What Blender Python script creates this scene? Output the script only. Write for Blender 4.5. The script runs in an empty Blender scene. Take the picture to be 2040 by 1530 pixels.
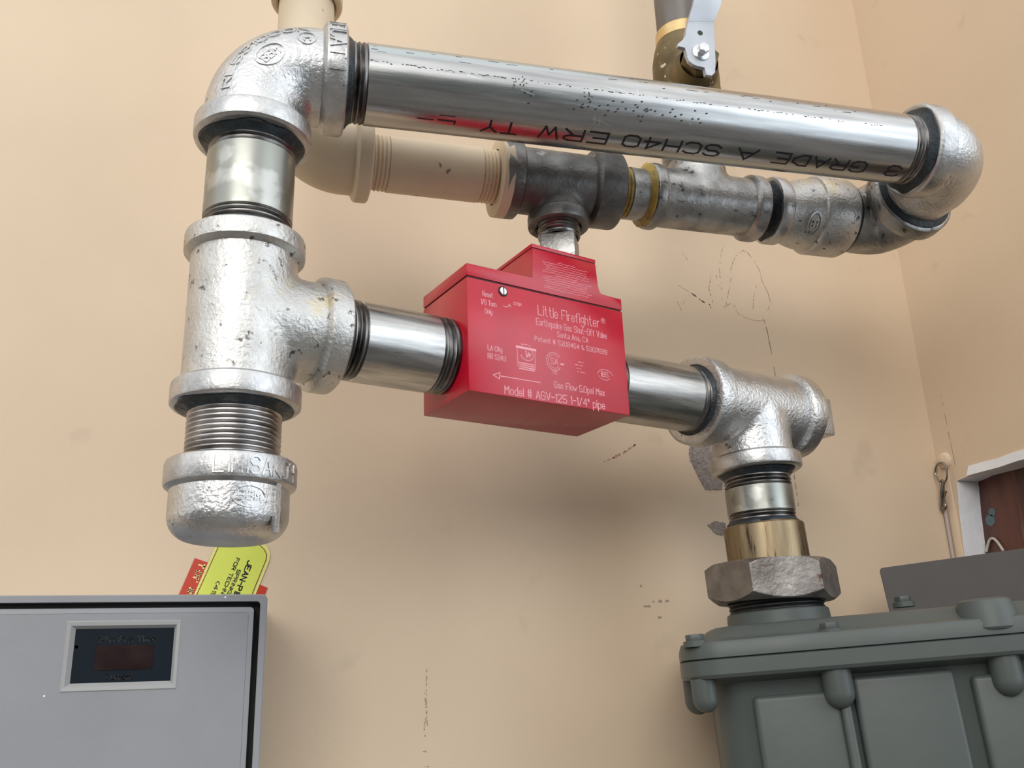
import bpy, bmesh, math, random
from mathutils import Vector, Matrix, noise as mnoise
random.seed(7)
SC = bpy.context.scene
COL = SC.collection
H = 1.05                       # height of the camera above the floor

# ------------------------------------------------------------------ camera
cam = bpy.data.cameras.new('camera')
cam.sensor_width = 36.0
cam.lens = 1831.25 / 2040 * 36.0
cam.clip_start = 0.01
co = bpy.data.objects.new('camera', cam); COL.objects.link(co)
RX = Vector((0.95801934, -0.28478316, -0.03312853))
RD = Vector((0.0594547, 0.3103749, -0.94875316))
RF = Vector((0.28047118, 0.90695423, 0.31427686))
m = Matrix.Identity(4)
for i in range(3):
    m[i][0] = RX[i]; m[i][1] = -RD[i]; m[i][2] = -RF[i]
m.translation = Vector((0, 0, H))
co.matrix_world = m
SC.camera = co

# ------------------------------------------------------------------ light
SC.view_settings.view_transform = 'Standard'
SC.view_settings.look = 'None'
SC.view_settings.gamma = 1.0
SC.view_settings.exposure = 0.03
SC.view_settings.use_curve_mapping = False
w = bpy.data.worlds.new('sky'); SC.world = w
w.use_nodes = True
bg = w.node_tree.nodes['Background']
bg.inputs[0].default_value = (0.96, 0.98, 1.0, 1)
bg.inputs[1].default_value = 1.32


def area(name, loc, target, sx, sy, energy, color):
    l = bpy.data.lights.new(name, 'AREA'); l.shape = 'RECTANGLE'
    l.size = sx; l.size_y = sy; l.energy = energy; l.color = color
    o = bpy.data.objects.new(name, l); COL.objects.link(o)
    o.location = loc
    o.rotation_euler = (Vector(target) - Vector(loc)).to_track_quat('-Z', 'Y').to_euler()
    return o


area('assumed_side_light', (1.10, -0.73, 1.42), (0.10, 0.30, 1.2), 0.90, 1.35, 6.4, (0.78, 0.89, 1.0))  # area panel assumed at front right for highlights on metal and valve; no doorway
area('added_front_key', (-0.85, -1.75, 2.05), (0.35, 0.6, 1.10), 1.7, 1.2, 31.0, (1.0, 0.97, 0.93))  # broad key panel added up front-left to light the back wall; no window there

# ------------------------------------------------------------------ materials


def mat(name, c1, c2=None, scale=40, detail=4, ramp=(0.35, 0.65), rough=(0.4, 0.5), metal=0.0, bump=None,
        specks=None, uv=False, stretch=(1, 1, 1), spec=0.5, patches=None, coat=0.0, bump2=None):
    mt = bpy.data.materials.new(name); mt.use_nodes = True
    nt = mt.node_tree; N = nt.nodes; L = nt.links
    bs = N['Principled BSDF']
    bs.inputs['Metallic'].default_value = metal
    bs.inputs['Specular IOR Level'].default_value = spec
    bs.inputs['Coat Weight'].default_value = coat
    tc = N.new('ShaderNodeTexCoord'); mp = N.new('ShaderNodeMapping')
    L.new(tc.outputs['UV' if uv else 'Object'], mp.inputs[0])
    mp.inputs['Scale'].default_value = stretch
    def noise(sc, det, rgh=0.55, src=None):
        n = N.new('ShaderNodeTexNoise'); n.inputs['Scale'].default_value = sc
        n.inputs['Detail'].default_value = det; n.inputs['Roughness'].default_value = rgh
        L.new((src or mp).outputs[0], n.inputs['Vector']); return n
    def rampn(src, lo, hi):
        r = N.new('ShaderNodeMapRange'); r.inputs[1].default_value = lo; r.inputs[2].default_value = hi
        L.new(src, r.inputs[0]); return r.outputs[0]
    def mix(f, a, b):
        x = N.new('ShaderNodeMix'); x.data_type = 'RGBA'
        L.new(f, x.inputs['Factor'])
        for s, k in ((a, 6), (b, 7)):
            if isinstance(s, tuple): x.inputs[k].default_value = (*s, 1)
            else: L.new(s, x.inputs[k])
        return x.outputs[2]
    c2 = c2 or c1
    n1 = noise(scale, detail)
    f1 = rampn(n1.outputs[0], *ramp)
    colr = mix(f1, c1, c2)
    for p in (patches or []):
        sc, lo, hi, pc = p[:4]
        n = N.new('ShaderNodeTexNoise'); n.inputs['Scale'].default_value = sc; n.inputs['Detail'].default_value = 2
        L.new((tc if not uv else mp).outputs['Object' if not uv else 0], n.inputs['Vector'])
        colr = mix(rampn(n.outputs[0], lo, hi), colr, pc)
    if specks:
        for sc, lo, hi, pc in specks:
            n = noise(sc, 3, 0.6)
            colr = mix(rampn(n.outputs[0], lo, hi), colr, pc)
    L.new(colr, bs.inputs['Base Color'])
    rr = N.new('ShaderNodeMapRange'); rr.inputs[1].default_value = 0.3; rr.inputs[2].default_value = 0.7
    rr.inputs[3].default_value = rough[0]; rr.inputs[4].default_value = rough[1]
    n2 = noise(scale * 1.7, 3); L.new(n2.outputs[0], rr.inputs[0]); L.new(rr.outputs[0], bs.inputs['Roughness'])
    prev = None
    for b in (bump, bump2):
        if not b: continue
        n3 = noise(b[0], b[3] if len(b) > 3 else 2)
        bp = N.new('ShaderNodeBump'); bp.inputs['Strength'].default_value = b[1]; bp.inputs['Distance'].default_value = b[2]
        L.new(n3.outputs[0], bp.inputs['Height'])
        if prev: L.new(prev.outputs[0], bp.inputs['Normal'])
        L.new(bp.outputs[0], bs.inputs['Normal']); prev = bp
    return mt


DK = (0.06, 0.055, 0.05)
M = {}
M['wall'] = mat('tan_wall_paint', (0.72, 0.565, 0.405), (0.665, 0.517, 0.368), 5, 5, (0.35, 0.7), (0.5, 0.62),
                specks=[(22, 0.66, 0.80, (0.60, 0.47, 0.34)), (260, 0.80, 0.84, (0.25, 0.19, 0.14))],
                bump=(700, 0.10, 0.001), bump2=(9, 0.10, 0.004), spec=0.35)
M['ceil'] = mat('white_ceiling_paint', (0.75, 0.72, 0.66), rough=(0.8, 0.9))
M['floor'] = mat('grey_concrete', (0.15, 0.14, 0.13), (0.11, 0.105, 0.10), 12, 6, rough=(0.7, 0.9), bump=(80, 0.2, 0.002))
M['backdrop'] = mat('grey_green_backdrop', (0.085, 0.105, 0.095), (0.06, 0.075, 0.068), 3, 5, rough=(0.8, 0.9))  # for the added backdrop behind the camera
M['cast'] = mat('galvanised_casting', (0.63, 0.625, 0.615), (0.49, 0.493, 0.495), 70, 5, (0.35, 0.7), (0.33, 0.46), 1.0,
                bump=(480, 0.40, 0.0012, 2), specks=[(170, 0.68, 0.73, (0.22, 0.20, 0.18))])
M['cast_dirty'] = mat('galvanised_casting_worn', (0.62, 0.61, 0.585), (0.50, 0.49, 0.47), 60, 6, (0.35, 0.7), (0.40, 0.54), 1.0,
                bump=(480, 0.38, 0.0012, 2), specks=[(38, 0.60, 0.74, (0.60, 0.50, 0.30)), (190, 0.63, 0.69, (0.15, 0.135, 0.125))])
M['lip'] = mat('galvanised_collar', (0.60, 0.59, 0.58), (0.42, 0.42, 0.42), 110, 6, (0.35, 0.7), (0.32, 0.5), 1.0,
                bump=(500, 0.3, 0.0008, 3), specks=[(160, 0.66, 0.73, (0.20, 0.18, 0.17))])
M['pipe'] = mat('bright_zinc_pipe', (0.57, 0.565, 0.55), (0.36, 0.36, 0.36), 220, 6, (0.35, 0.68), (0.20, 0.31), 1.0,
                uv=True, stretch=(1, 0.06, 1), bump=(900, 0.06, 0.0004, 3),
                patches=[(34, 0.53, 0.58, (0.45, 0.49, 0.49)), (40, 0.60, 0.64, (0.54, 0.47, 0.53))],
                specks=[(900, 0.71, 0.76, (0.20, 0.19, 0.18))])
M['nip'] = mat('scuffed_zinc_nipple', (0.56, 0.55, 0.53), (0.31, 0.305, 0.295), 160, 6, (0.38, 0.62), (0.2, 0.4), 1.0,
               uv=True, stretch=(1, 0.10, 1), bump=(700, 0.08, 0.0004, 3), specks=[(500, 0.68, 0.74, (0.15, 0.14, 0.13))])
M['nipdull'] = mat('spangled_zinc_nipple', (0.30, 0.305, 0.275), (0.45, 0.45, 0.42), 42, 3, (0.50, 0.56), (0.30, 0.42), 1.0,
                   specks=[(330, 0.70, 0.76, (0.12, 0.11, 0.10))])
M['thread'] = mat('bare_steel_thread', (0.30, 0.285, 0.275), (0.06, 0.057, 0.055), 150, 4, (0.35, 0.65), (0.25, 0.4), 1.0,
                  uv=True, stretch=(0.3, 2.0, 1))
M['threadlt'] = mat('bright_steel_thread', (0.55, 0.525, 0.51), (0.20, 0.187, 0.18), 130, 4, (0.35, 0.7), (0.22, 0.38), 1.0,
                    uv=True, stretch=(0.25, 1.2, 1))
M['seal'] = mat('blue_black_thread_paste', (0.008, 0.011, 0.014), (0.022, 0.034, 0.043), 180, 4, rough=(0.32, 0.6),
                bump=(400, 0.5, 0.001, 3))
M['black'] = mat('black_rubber', (0.008, 0.008, 0.009), (0.02, 0.02, 0.02), 90, rough=(0.35, 0.5))
M['dark'] = mat('weathered_black_iron', (0.22, 0.215, 0.21), (0.085, 0.083, 0.08), 45, 6, (0.35, 0.65), (0.36, 0.55), 0.75,
                bump=(380, 0.3, 0.001, 3), specks=[(90, 0.62, 0.75, (0.40, 0.38, 0.35))])
M['dull'] = mat('dull_galvanised_casting', (0.49, 0.48, 0.465), (0.26, 0.257, 0.25), 60, 6, (0.33, 0.66), (0.34, 0.55), 1.0,
                bump=(420, 0.35, 0.001, 3), specks=[(120, 0.62, 0.70, (0.10, 0.09, 0.08))])
M['cream'] = mat('cream_painted_metal', (0.68, 0.55, 0.385), (0.60, 0.49, 0.35), 30, 5, (0.3, 0.7), (0.42, 0.55),
                 specks=[(90, 0.70, 0.74, (0.20, 0.16, 0.12))], bump=(200, 0.15, 0.001, 3), spec=0.45)
M['dope'] = mat('yellow_pipe_dope', (0.46, 0.32, 0.07), (0.18, 0.13, 0.05), 160, 5, (0.4, 0.72), (0.4, 0.6), bump=(300, 0.6, 0.001, 3))
M['brass'] = mat('dull_brass', (0.24, 0.185, 0.09), (0.11, 0.08, 0.04), 40, 5, (0.35, 0.65), (0.42, 0.6), 0.7,
                 specks=[(70, 0.68, 0.71, (0.65, 0.60, 0.50))], bump=(200, 0.2, 0.001))
M['brassnew'] = mat('fresh_brass', (0.78, 0.58, 0.29), (0.62, 0.44, 0.20), 60, rough=(0.25, 0.4), metal=0.8)
M['brassworn'] = mat('scratched_brass', (0.38, 0.30, 0.19), (0.21, 0.155, 0.09), 130, 5, (0.35, 0.65), (0.38, 0.52), 1.0,
                     stretch=(1, 1, 0.10), specks=[(300, 0.60, 0.66, (0.07, 0.055, 0.04))])
M['greypipe'] = mat('grey_brown_steel_pipe', (0.20, 0.18, 0.165), (0.145, 0.13, 0.12), 60, 5, rough=(0.45, 0.6), metal=0.6, stretch=(1, 1, 0.2))
M['handle'] = mat('zinc_plated_lever', (0.50, 0.52, 0.555), (0.45, 0.47, 0.50), 60, rough=(0.42, 0.52), metal=0.55)
M['bolt'] = mat('zinc_bolt', (0.72, 0.73, 0.75), (0.6, 0.6, 0.62), 120, rough=(0.25, 0.4), metal=1.0)
M['iron'] = mat('weathered_iron_nut', (0.34, 0.315, 0.29), (0.17, 0.152, 0.138), 55, 6, (0.33, 0.66), (0.36, 0.55), 0.8,
                bump=(300, 0.4, 0.001, 4), specks=[(70, 0.66, 0.74, (0.12, 0.06, 0.04)), (55, 0.30, 0.24, (0.7, 0.68, 0.66))])
M['red'] = mat('red_satin_coating', (0.50, 0.006, 0.026), (0.44, 0.006, 0.024), 60, 5, rough=(0.20, 0.25), spec=0.55,
               specks=[(240, 0.74, 0.79, (0.30, 0.01, 0.02))])
M['etch'] = mat('pale_etched_lettering', (0.80, 0.36, 0.40), rough=(0.5, 0.6))
M['screw'] = mat('steel_screw', (0.80, 0.78, 0.72), rough=(0.25, 0.35), metal=1.0)
M['groove'] = mat('dark_groove', (0.035, 0.004, 0.006), rough=(0.6, 0.7))
M['ink'] = mat('black_stencil_ink', (0.012, 0.012, 0.02), rough=(0.4, 0.6))
M['meter'] = mat('grey_green_meter_paint', (0.082, 0.094, 0.087), (0.072, 0.083, 0.077), 14, 5, rough=(0.38, 0.48),
                 bump=(120, 0.1, 0.001, 2), specks=[(60, 0.74, 0.77, (0.30, 0.30, 0.28))], spec=0.4)
M['plate'] = mat('dark_grey_sheet_metal', (0.095, 0.086, 0.080), (0.088, 0.08, 0.075), 20, rough=(0.5, 0.6), spec=0.3)
M['cab'] = mat('grey_plastic', (0.275, 0.28, 0.295), (0.26, 0.265, 0.28), 30, rough=(0.45, 0.55), bump=(420, 0.08, 0.0008))
M['cablt'] = mat('light_grey_plastic', (0.35, 0.35, 0.352), rough=(0.45, 0.5))
M['gap'] = mat('dark_gap', (0.03, 0.028, 0.028), rough=(0.7, 0.8))
M['lcd'] = mat('dark_display_window', (0.012, 0.017, 0.024), rough=(0.08, 0.12), spec=0.5)
M['lcdred'] = mat('dark_red_display', (0.016, 0.005, 0.006), rough=(0.12, 0.2))
M['lcdtext'] = mat('dark_panel_lettering', (0.003, 0.004, 0.006), rough=(0.3, 0.4))
M['lime'] = mat('lime_sticker', (0.66, 0.72, 0.10), (0.62, 0.68, 0.10), 40, rough=(0.4, 0.5), specks=[(60, 0.72, 0.8, (0.5, 0.52, 0.12))])
M['limeedge'] = mat('pale_yellow_edge', (0.74, 0.72, 0.22), rough=(0.45, 0.5))
M['stred'] = mat('orange_red_sticker', (0.52, 0.034, 0.007), rough=(0.35, 0.45))
M['stline'] = mat('brown_line', (0.20, 0.05, 0.01), rough=(0.5, 0.6))
M['sttext'] = mat('pale_lettering', (0.88, 0.72, 0.34), rough=(0.5, 0.6))
M['white'] = mat('white_gloss_paint', (0.90, 0.91, 0.93), (0.84, 0.85, 0.88), 30, rough=(0.35, 0.5), bump=(90, 0.4, 0.002, 4))
M['wood'] = mat('dark_red_wood', (0.15, 0.055, 0.035), (0.055, 0.022, 0.020), 30, 6, (0.3, 0.7), (0.4, 0.6), stretch=(1, 3.0, 0.35),
                specks=[(14, 0.62, 0.70, (0.20, 0.13, 0.13))], bump=(60, 0.2, 0.001))
M['teal'] = mat('teal_paint_spot', (0.10, 0.15, 0.16), rough=(0.5, 0.6))
M['steel'] = mat('dull_steel_wire', (0.34, 0.31, 0.28), (0.20, 0.18, 0.16), 200, rough=(0.25, 0.4), metal=1.0)
M['twine'] = mat('pale_twine', (0.55, 0.50, 0.42), rough=(0.8, 0.9))
M['tube'] = mat('clear_brown_tube', (0.42, 0.33, 0.30), rough=(0.2, 0.3), spec=0.6)
M['pencil'] = mat('pencil_grey', (0.27, 0.21, 0.15), (0.46, 0.36, 0.26), 500, 2, rough=(0.7, 0.8))
M['soot'] = mat('black_scuff', (0.03, 0.025, 0.02), rough=(0.7, 0.8))
M['redpen'] = mat('red_crayon', (0.40, 0.10, 0.08), (0.55, 0.36, 0.26), 700, 2, rough=(0.7, 0.8))
M['plaster'] = mat('scraped_grey_plaster', (0.36, 0.31, 0.275), (0.24, 0.20, 0.18), 260, 5, rough=(0.8, 0.9), bump=(500, 0.9, 0.002, 3))

# ------------------------------------------------------------------ mesh helpers


def V(x, y, z): return Vector((x, y, z + H))


def frame(d):
    d = d.normalized()
    t = Vector((0.12, 1, 0.23)); t = t - d * t.dot(d)
    if t.length < 0.2: t = Vector((0, 0.2, 1)); t = t - d * t.dot(d)
    t.normalize(); return t, d.cross(t)


def new():
    bm = bmesh.new(); bm.loops.layers.uv.new('UVMap'); return bm


def setuv(bm, f, uvs):
    l = bm.loops.layers.uv.active
    for lp, uv in zip(f.loops, uvs): lp[l].uv = uv


def lathe(bm, o, d, prof, seg=72, wob=None, r0=0.021):
    """turn (s, r) pairs about the axis through o along d"""
    d = d.normalized(); t, b = frame(d)
    rows = []
    for k, (s, r) in enumerate(prof):
        if r < 1e-6: rows.append([bm.verts.new(o + d * s)])
        else:
            rw = []
            for i in range(seg):
                a = 2 * math.pi * i / seg
                q = r + (wob(k, a) if wob else 0)
                rw.append(bm.verts.new(o + d * s + (t * math.cos(a) + b * math.sin(a)) * q))
            rows.append(rw)
    for k in range(len(rows) - 1):
        A, B = rows[k], rows[k + 1]; s0, s1 = prof[k][0], prof[k + 1][0]
        for i in range(seg):
            j = (i + 1) % seg; u0 = 2 * math.pi * i / seg * r0; u1 = 2 * math.pi * (i + 1) / seg * r0
            if len(A) > 1 and len(B) > 1:
                f = bm.faces.new((A[i], A[j], B[j], B[i])); setuv(bm, f, ((u0, s0), (u1, s0), (u1, s1), (u0, s1)))
            elif len(A) > 1: f = bm.faces.new((A[i], A[j], B[0])); setuv(bm, f, ((u0, s0), (u1, s0), (u0, s1)))
            elif len(B) > 1: f = bm.faces.new((A[0], B[j], B[i])); setuv(bm, f, ((u0, s0), (u1, s1), (u0, s1)))
    return bm


def sweep(bm, pts, radii, seg=64, caps=True):
    """tube through pts with a radius at each point"""
    n = len(pts); rows = []; t = None
    for k in range(n):
        d = (pts[min(k + 1, n - 1)] - pts[max(k - 1, 0)]).normalized()
        if t is None: t, _ = frame(d)
        t = (t - d * t.dot(d)).normalized(); b = d.cross(t)
        r = radii[k] if isinstance(radii, (list, tuple)) else radii
        rows.append([bm.verts.new(pts[k] + (t * math.cos(2 * math.pi * i / seg) + b * math.sin(2 * math.pi * i / seg)) * r) for i in range(seg)])
    for k in range(n - 1):
        for i in range(seg):
            j = (i + 1) % seg
            bm.faces.new((rows[k][i], rows[k][j], rows[k + 1][j], rows[k + 1][i]))
    if caps:
        bm.faces.new(rows[0]); bm.faces.new(rows[-1])
    return bm


def box(bm, O, ax, ay, az, x0, x1, y0, y1, z0, z1, bev=0.0, seg=2):
    vs = [bm.verts.new(O + ax * x + ay * y + az * z) for z in (z0, z1) for y in (y0, y1) for x in (x0, x1)]
    fs = [(0, 1, 3, 2), (4, 6, 7, 5), (0, 4, 5, 1), (2, 3, 7, 6), (0, 2, 6, 4), (1, 5, 7, 3)]
    F = [bm.faces.new([vs[i] for i in f]) for f in fs]
    if bev:
        es = list({e for f in F for e in f.edges})
        bmesh.ops.bevel(bm, geom=es, offset=bev, segments=seg, affect='EDGES', profile=0.5)
    return bm


def prism(bm, pts, off, bev=0.0):
    """closed outline pts (Vectors) pushed along off"""
    A = [bm.verts.new(p) for p in pts]; B = [bm.verts.new(p + off) for p in pts]
    F = [bm.faces.new(A), bm.faces.new(B[::-1])]
    n = len(pts)
    for i in range(n):
        j = (i + 1) % n; F.append(bm.faces.new((A[j], A[i], B[i], B[j])))
    if bev:
        es = list({e for f in F for e in f.edges})
        bmesh.ops.bevel(bm, geom=es, offset=bev, segments=2, affect='EDGES', profile=0.5)
    return bm


def obj(name, bm, mt, parent=None, loc=None, flat=False, ang=33):
    bmesh.ops.recalc_face_normals(bm, faces=bm.faces[:])
    top = parent
    while top is not None and top.parent is not None: top = top.parent      # parts sit at their thing's origin
    o0 = top.matrix_world.translation if top else (loc or Vector((0, 0, 0)))
    bmesh.ops.translate(bm, verts=bm.verts[:], vec=-Vector(o0))
    ca = math.radians(ang)
    for f in bm.faces: f.smooth = not flat
    for e in bm.edges:
        if len(e.link_faces) == 2 and e.calc_face_angle(0) > ca: e.smooth = False
    me = bpy.data.meshes.new(name); bm.to_mesh(me); bm.free()
    o = bpy.data.objects.new(name, me); COL.objects.link(o)
    if mt: me.materials.append(mt)
    if parent: o.parent = parent
    else: o.location = o0; o.matrix_world = Matrix.Translation(o0)
    return o


def meshobj(name, me, mt, parent):
    me.materials.clear(); me.materials.append(mt)
    o = bpy.data.objects.new(name, me); COL.objects.link(o); o.parent = parent; return o


def thing(name, loc, label, cat, group=None):
    o = bpy.data.objects.new(name, None); COL.objects.link(o)
    o.empty_display_size = 0.01
    o.location = loc; o.matrix_world = Matrix.Translation(loc)
    o['label'] = label; o['category'] = cat
    if group: o['group'] = group
    return o


def tag(o, label, cat, group=None):
    o['label'] = label; o['category'] = cat
    if group: o['group'] = group
    return o


def struct(o): o['kind'] = 'structure'; return o


# ------------------------------------------------------------------ single stroke lettering
GL = {
 'A': '02 28 42|14 34', 'B': '02 08 38 47 46 35 05|35 44 43 32 02', 'C': '47 38 18 07 03 12 32 43', 'D': '02 08 28 46 44 22 02',
 'E': '48 08 02 42|05 35', 'F': '48 08 02|05 35', 'G': '47 38 18 07 03 12 32 43 45 25', 'H': '02 08|42 48|05 45', 'I': '12 18',
 'J': '48 43 32 12 03', 'K': '02 08|48 05 42', 'L': '08 02 42', 'M': '02 08 25 48 42', 'N': '02 08 42 48',
 'O': '12 03 07 18 38 47 43 32 12', 'P': '02 08 38 47 46 35 05', 'Q': '12 03 07 18 38 47 43 32 12|24 41',
 'R': '02 08 38 47 46 35 05|25 42', 'S': '47 38 18 07 06 15 35 44 43 32 12 03', 'T': '08 48|28 22', 'U': '08 03 12 32 43 48',
 'V': '08 22 48', 'W': '08 12 26 32 48', 'X': '08 42|02 48', 'Y': '08 25 48|25 22', 'Z': '08 48 02 42',
 '0': '12 03 07 18 38 47 43 32 12', '1': '07 18 12', '2': '07 18 38 47 46 02 42', '3': '07 18 38 47 46 35 15|35 44 43 32 12 03',
 '4': '32 38 04 44', '5': '48 08 05 35 44 43 32 12 03', '6': '47 38 18 07 03 12 32 43 44 35 05', '7': '08 48 12',
 '8': '15 06 07 18 38 47 46 35 15 04 03 12 32 43 44 35', '9': '03 12 32 43 47 38 18 07 06 15 45',
 'a': '05 16 26 35 32|34 14 03 12 22 33', 'c': '35 26 16 05 03 12 22 33', 'd': '38 32|35 26 16 05 03 12 22 33',
 'e': '04 34 35 26 16 05 03 12 22 33', 'f': '38 28 17 12|06 26', 'g': '36 31 20 10 01|35 26 16 05 04 13 23 34',
 'h': '08 02|05 16 26 35 32', 'i': '06 02|07 08', 'k': '08 02|36 04 32', 'l': '08 02', 'm': '02 06|05 16 25 22|25 36 45 42',
 'n': '02 06|05 16 26 35 32', 'o': '12 03 05 16 26 35 33 22 12', 'p': '00 06|05 16 26 35 33 22 12 03',
 'q': '30 36|35 26 16 05 03 12 22 33', 'r': '02 06|05 16 26', 's': '35 26 16 05 14 24 33 22 12 03', 't': '18 13 22 32|06 26',
 'u': '06 03 12 22 33|36 32', 'v': '06 12 26', 'w': '06 12 24 32 46', 'x': '06 32|02 36', 'y': '06 03 12 32|36 31 20 00',
 '#': '12 18|32 38|04 44|06 46', '&': '42 07 18 27 04 03 12 22 44', '-': '05 35', '/': '02 38', '.': '02 03', ',': '03 11',
 '"': '08 06|18 16', '(': '28 06 04 22', ')': '08 26 24 02', '!': '08 04|03 02'}


def ribbon(bm, pts, mapf, wd, hgt, step=None, dash=None):
    """flat (hgt tiny) or raised ridge along a polyline given in (u, v)"""
    for k in range(len(pts) - 1):
        (x0, y0), (x1, y1) = pts[k], pts[k + 1]
        L = math.hypot(x1 - x0, y1 - y0)
        if L < 1e-9: continue
        dx, dy = (x1 - x0) / L, (y1 - y0) / L
        a0, a1 = -wd * 0.42, L + wd * 0.42
        n = max(1, int((a1 - a0) / (step or 1e9)) + 1)
        if dash: n = max(n, int(L / dash))
        for q in range(n):
            if dash and random.random() < 0.42: continue
            s0 = a0 + (a1 - a0) * q / n; s1 = a0 + (a1 - a0) * (q + 1) / n
            ww = wd / 2 * (random.uniform(0.5, 1.3) if dash else 1)
            c = []
            for s, sg in ((s0, -1), (s1, -1), (s1, 1), (s0, 1)):
                c.append((x0 + dx * s - dy * sg * ww, y0 + dy * s + dx * sg * ww))
            top = [bm.verts.new(mapf(u, v, hgt)) for u, v in c]
            bm.faces.new(top)
            if hgt > 0.00025:
                lo = [bm.verts.new(mapf(u, v, -0.0002)) for u, v in c]
                for i in range(4):
                    j = (i + 1) % 4; bm.faces.new((top[j], top[i], lo[i], lo[j]))


def strokes(bm, text, u0, v0, height, mapf, wd, hgt=0.00006, width=None, step=None):
    cx = 0.0; lst = []
    for ch in text:
        if ch == ' ': cx += 3.0; continue
        pl = [[(int(p[0]), int(p[1]) - 2) for p in s.split()] for s in GL[ch].split('|')]
        mx = max(p[0] for s in pl for p in s)
        lst.append((cx, pl)); cx += mx + 1.3
    sy = height / 6.0
    sx = sy if width is None else width / max(cx - 1.3, 0.1)
    for c0, pl in lst:
        for s in pl:
            ribbon(bm, [(u0 + (c0 + x) * sx, v0 + y * sy) for x, y in s], mapf, wd, hgt, step)
    return bm


def plane_map(O, ax, ay, nrm):
    return lambda u, v, h: O + ax * u + ay * v + nrm * h


def ring2(cx, cy, rx, ry, n=28, a0=0, a1=360):
    return [(cx + rx * math.cos(math.radians(a0 + (a1 - a0) * i / n)), cy + ry * math.sin(math.radians(a0 + (a1 - a0) * i / n))) for i in range(n + 1)]


# ------------------------------------------------------------------ pipe fittings
PITCH = 0.0022


def thread_prof(s0, s1, r, depth=0.0009):
    n = max(2, int((s1 - s0) / PITCH)); p = (s1 - s0) / n; out = []
    for i in range(n):
        out += [(s0 + p * i, r - depth), (s0 + p * (i + 0.35), r), (s0 + p * (i + 0.6), r)]
    return out + [(s1, r - depth * 0.5)]


def pipe(name, label, cat, P0, P1, r, mt, t0=0, t1=0, tm=None, seals=(), group=None):
    """pipe between P0 and P1: t0/t1 lengths of thread at the ends; seals = (s, outer radius, face direction)"""
    d = (P1 - P0); L = d.length; d.normalize()
    root = thing(name, P0, label, cat, group)
    tm = tm or M['thread']
    if L - t0 - t1 > 0.002:
        prof = [(t0, r - 0.001), (t0 + 0.0006, r)]
        n = 6
        prof += [(t0 + (L - t0 - t1) * k / n, r) for k in range(1, n)]
        prof += [(L - t1 - 0.0006, r), (L - t1, r - 0.001)]
        if t0 == 0: prof[0] = (0, r - 0.004)
        if t1 == 0: prof[-1] = (L, r - 0.004)
        obj('tube', lathe(new(), P0, d, prof), mt, root)
    if t0: obj('thread', lathe(new(), P0, d, [(0, r - 0.004)] + thread_prof(0, t0 if L - t0 - t1 > 0.002 else L, r - 0.0002)), tm, root)
    if t1 and L - t0 - t1 > 0.002: obj('thread', lathe(new(), P0, d, thread_prof(L - t1, L, r - 0.0002) + [(L, r - 0.004)]), tm, root)
    for s, ro, sg in seals:
        rnd = random.random() * 9
        wob = lambda k, a, ro=ro, rnd=rnd: (mnoise.noise(Vector((math.cos(a) * 2.2, math.sin(a) * 2.2, rnd))) * 0.0022 if k in (1, 2) else 0)
        obj('thread_paste', lathe(new(), P0, d, [(s - sg * 0.001, r - 0.001), (s - sg * 0.0005, ro), (s + sg * 0.0005, ro - 0.0006), (s + sg * 0.0016, r + 0.0012), (s + sg * 0.0032, r - 0.0004), (s + sg * 0.0034, r - 0.002)], wob=wob), M['seal'], root)
    return root


def collar(P, d, s0, s1, rl, rb, ri, mt, root, nm='collar', deep=0.010):
    prof = [(s0 - 0.0016, rb - 0.0015), (s0 - 0.0009, rb + 0.0004), (s0, rl - 0.0012), (s0 + 0.0010, rl - 0.0002), (s0 + 0.0022, rl), (s1 - 0.0024, rl), (s1 - 0.0011, rl - 0.0003), (s1 - 0.0002, rl - 0.0013), (s1, rl - 0.0024),
            (s1, ri + 0.0012), (s1 - 0.0010, ri), (s1 - deep, ri), (s1 - deep, ri - 0.004)]
    sd = random.random() * 20
    wob = lambda k, a: (mnoise.noise(Vector((math.cos(a) * 1.7, math.sin(a) * 1.7, sd))) * 0.0005 if 2 <= k <= 8 else 0)
    return obj(nm, lathe(new(), P, d, prof, wob=wob), mt, root)


def arc_path(E, din, dout, ain, aout, arc, n=22):
    """from E+din*ain round the corner E to E+dout*aout with a bend of radius arc"""
    din = din.normalized(); dout = dout.normalized()
    half = math.acos(max(-1, min(1, din.dot(dout)))) / 2
    tl = arc / math.tan(half)
    bis = (din + dout).normalized(); C = E + bis * (arc / math.sin(half))
    A = E + din * tl; B = E + dout * tl
    va = (A - C); vb = (B - C); tot = math.pi - 2 * half
    e1 = va.normalized(); e2 = (vb - e1 * vb.dot(e1)).normalized()
    pts = []
    if ain > tl + 1e-4: pts.append(E + din * ain)
    for i in range(n + 1):
        a = tot * i / n; pts.append(C + (e1 * math.cos(a) + e2 * math.sin(a)) * arc)
    if aout > tl + 1e-4: pts.append(E + dout * aout)
    return pts


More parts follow.
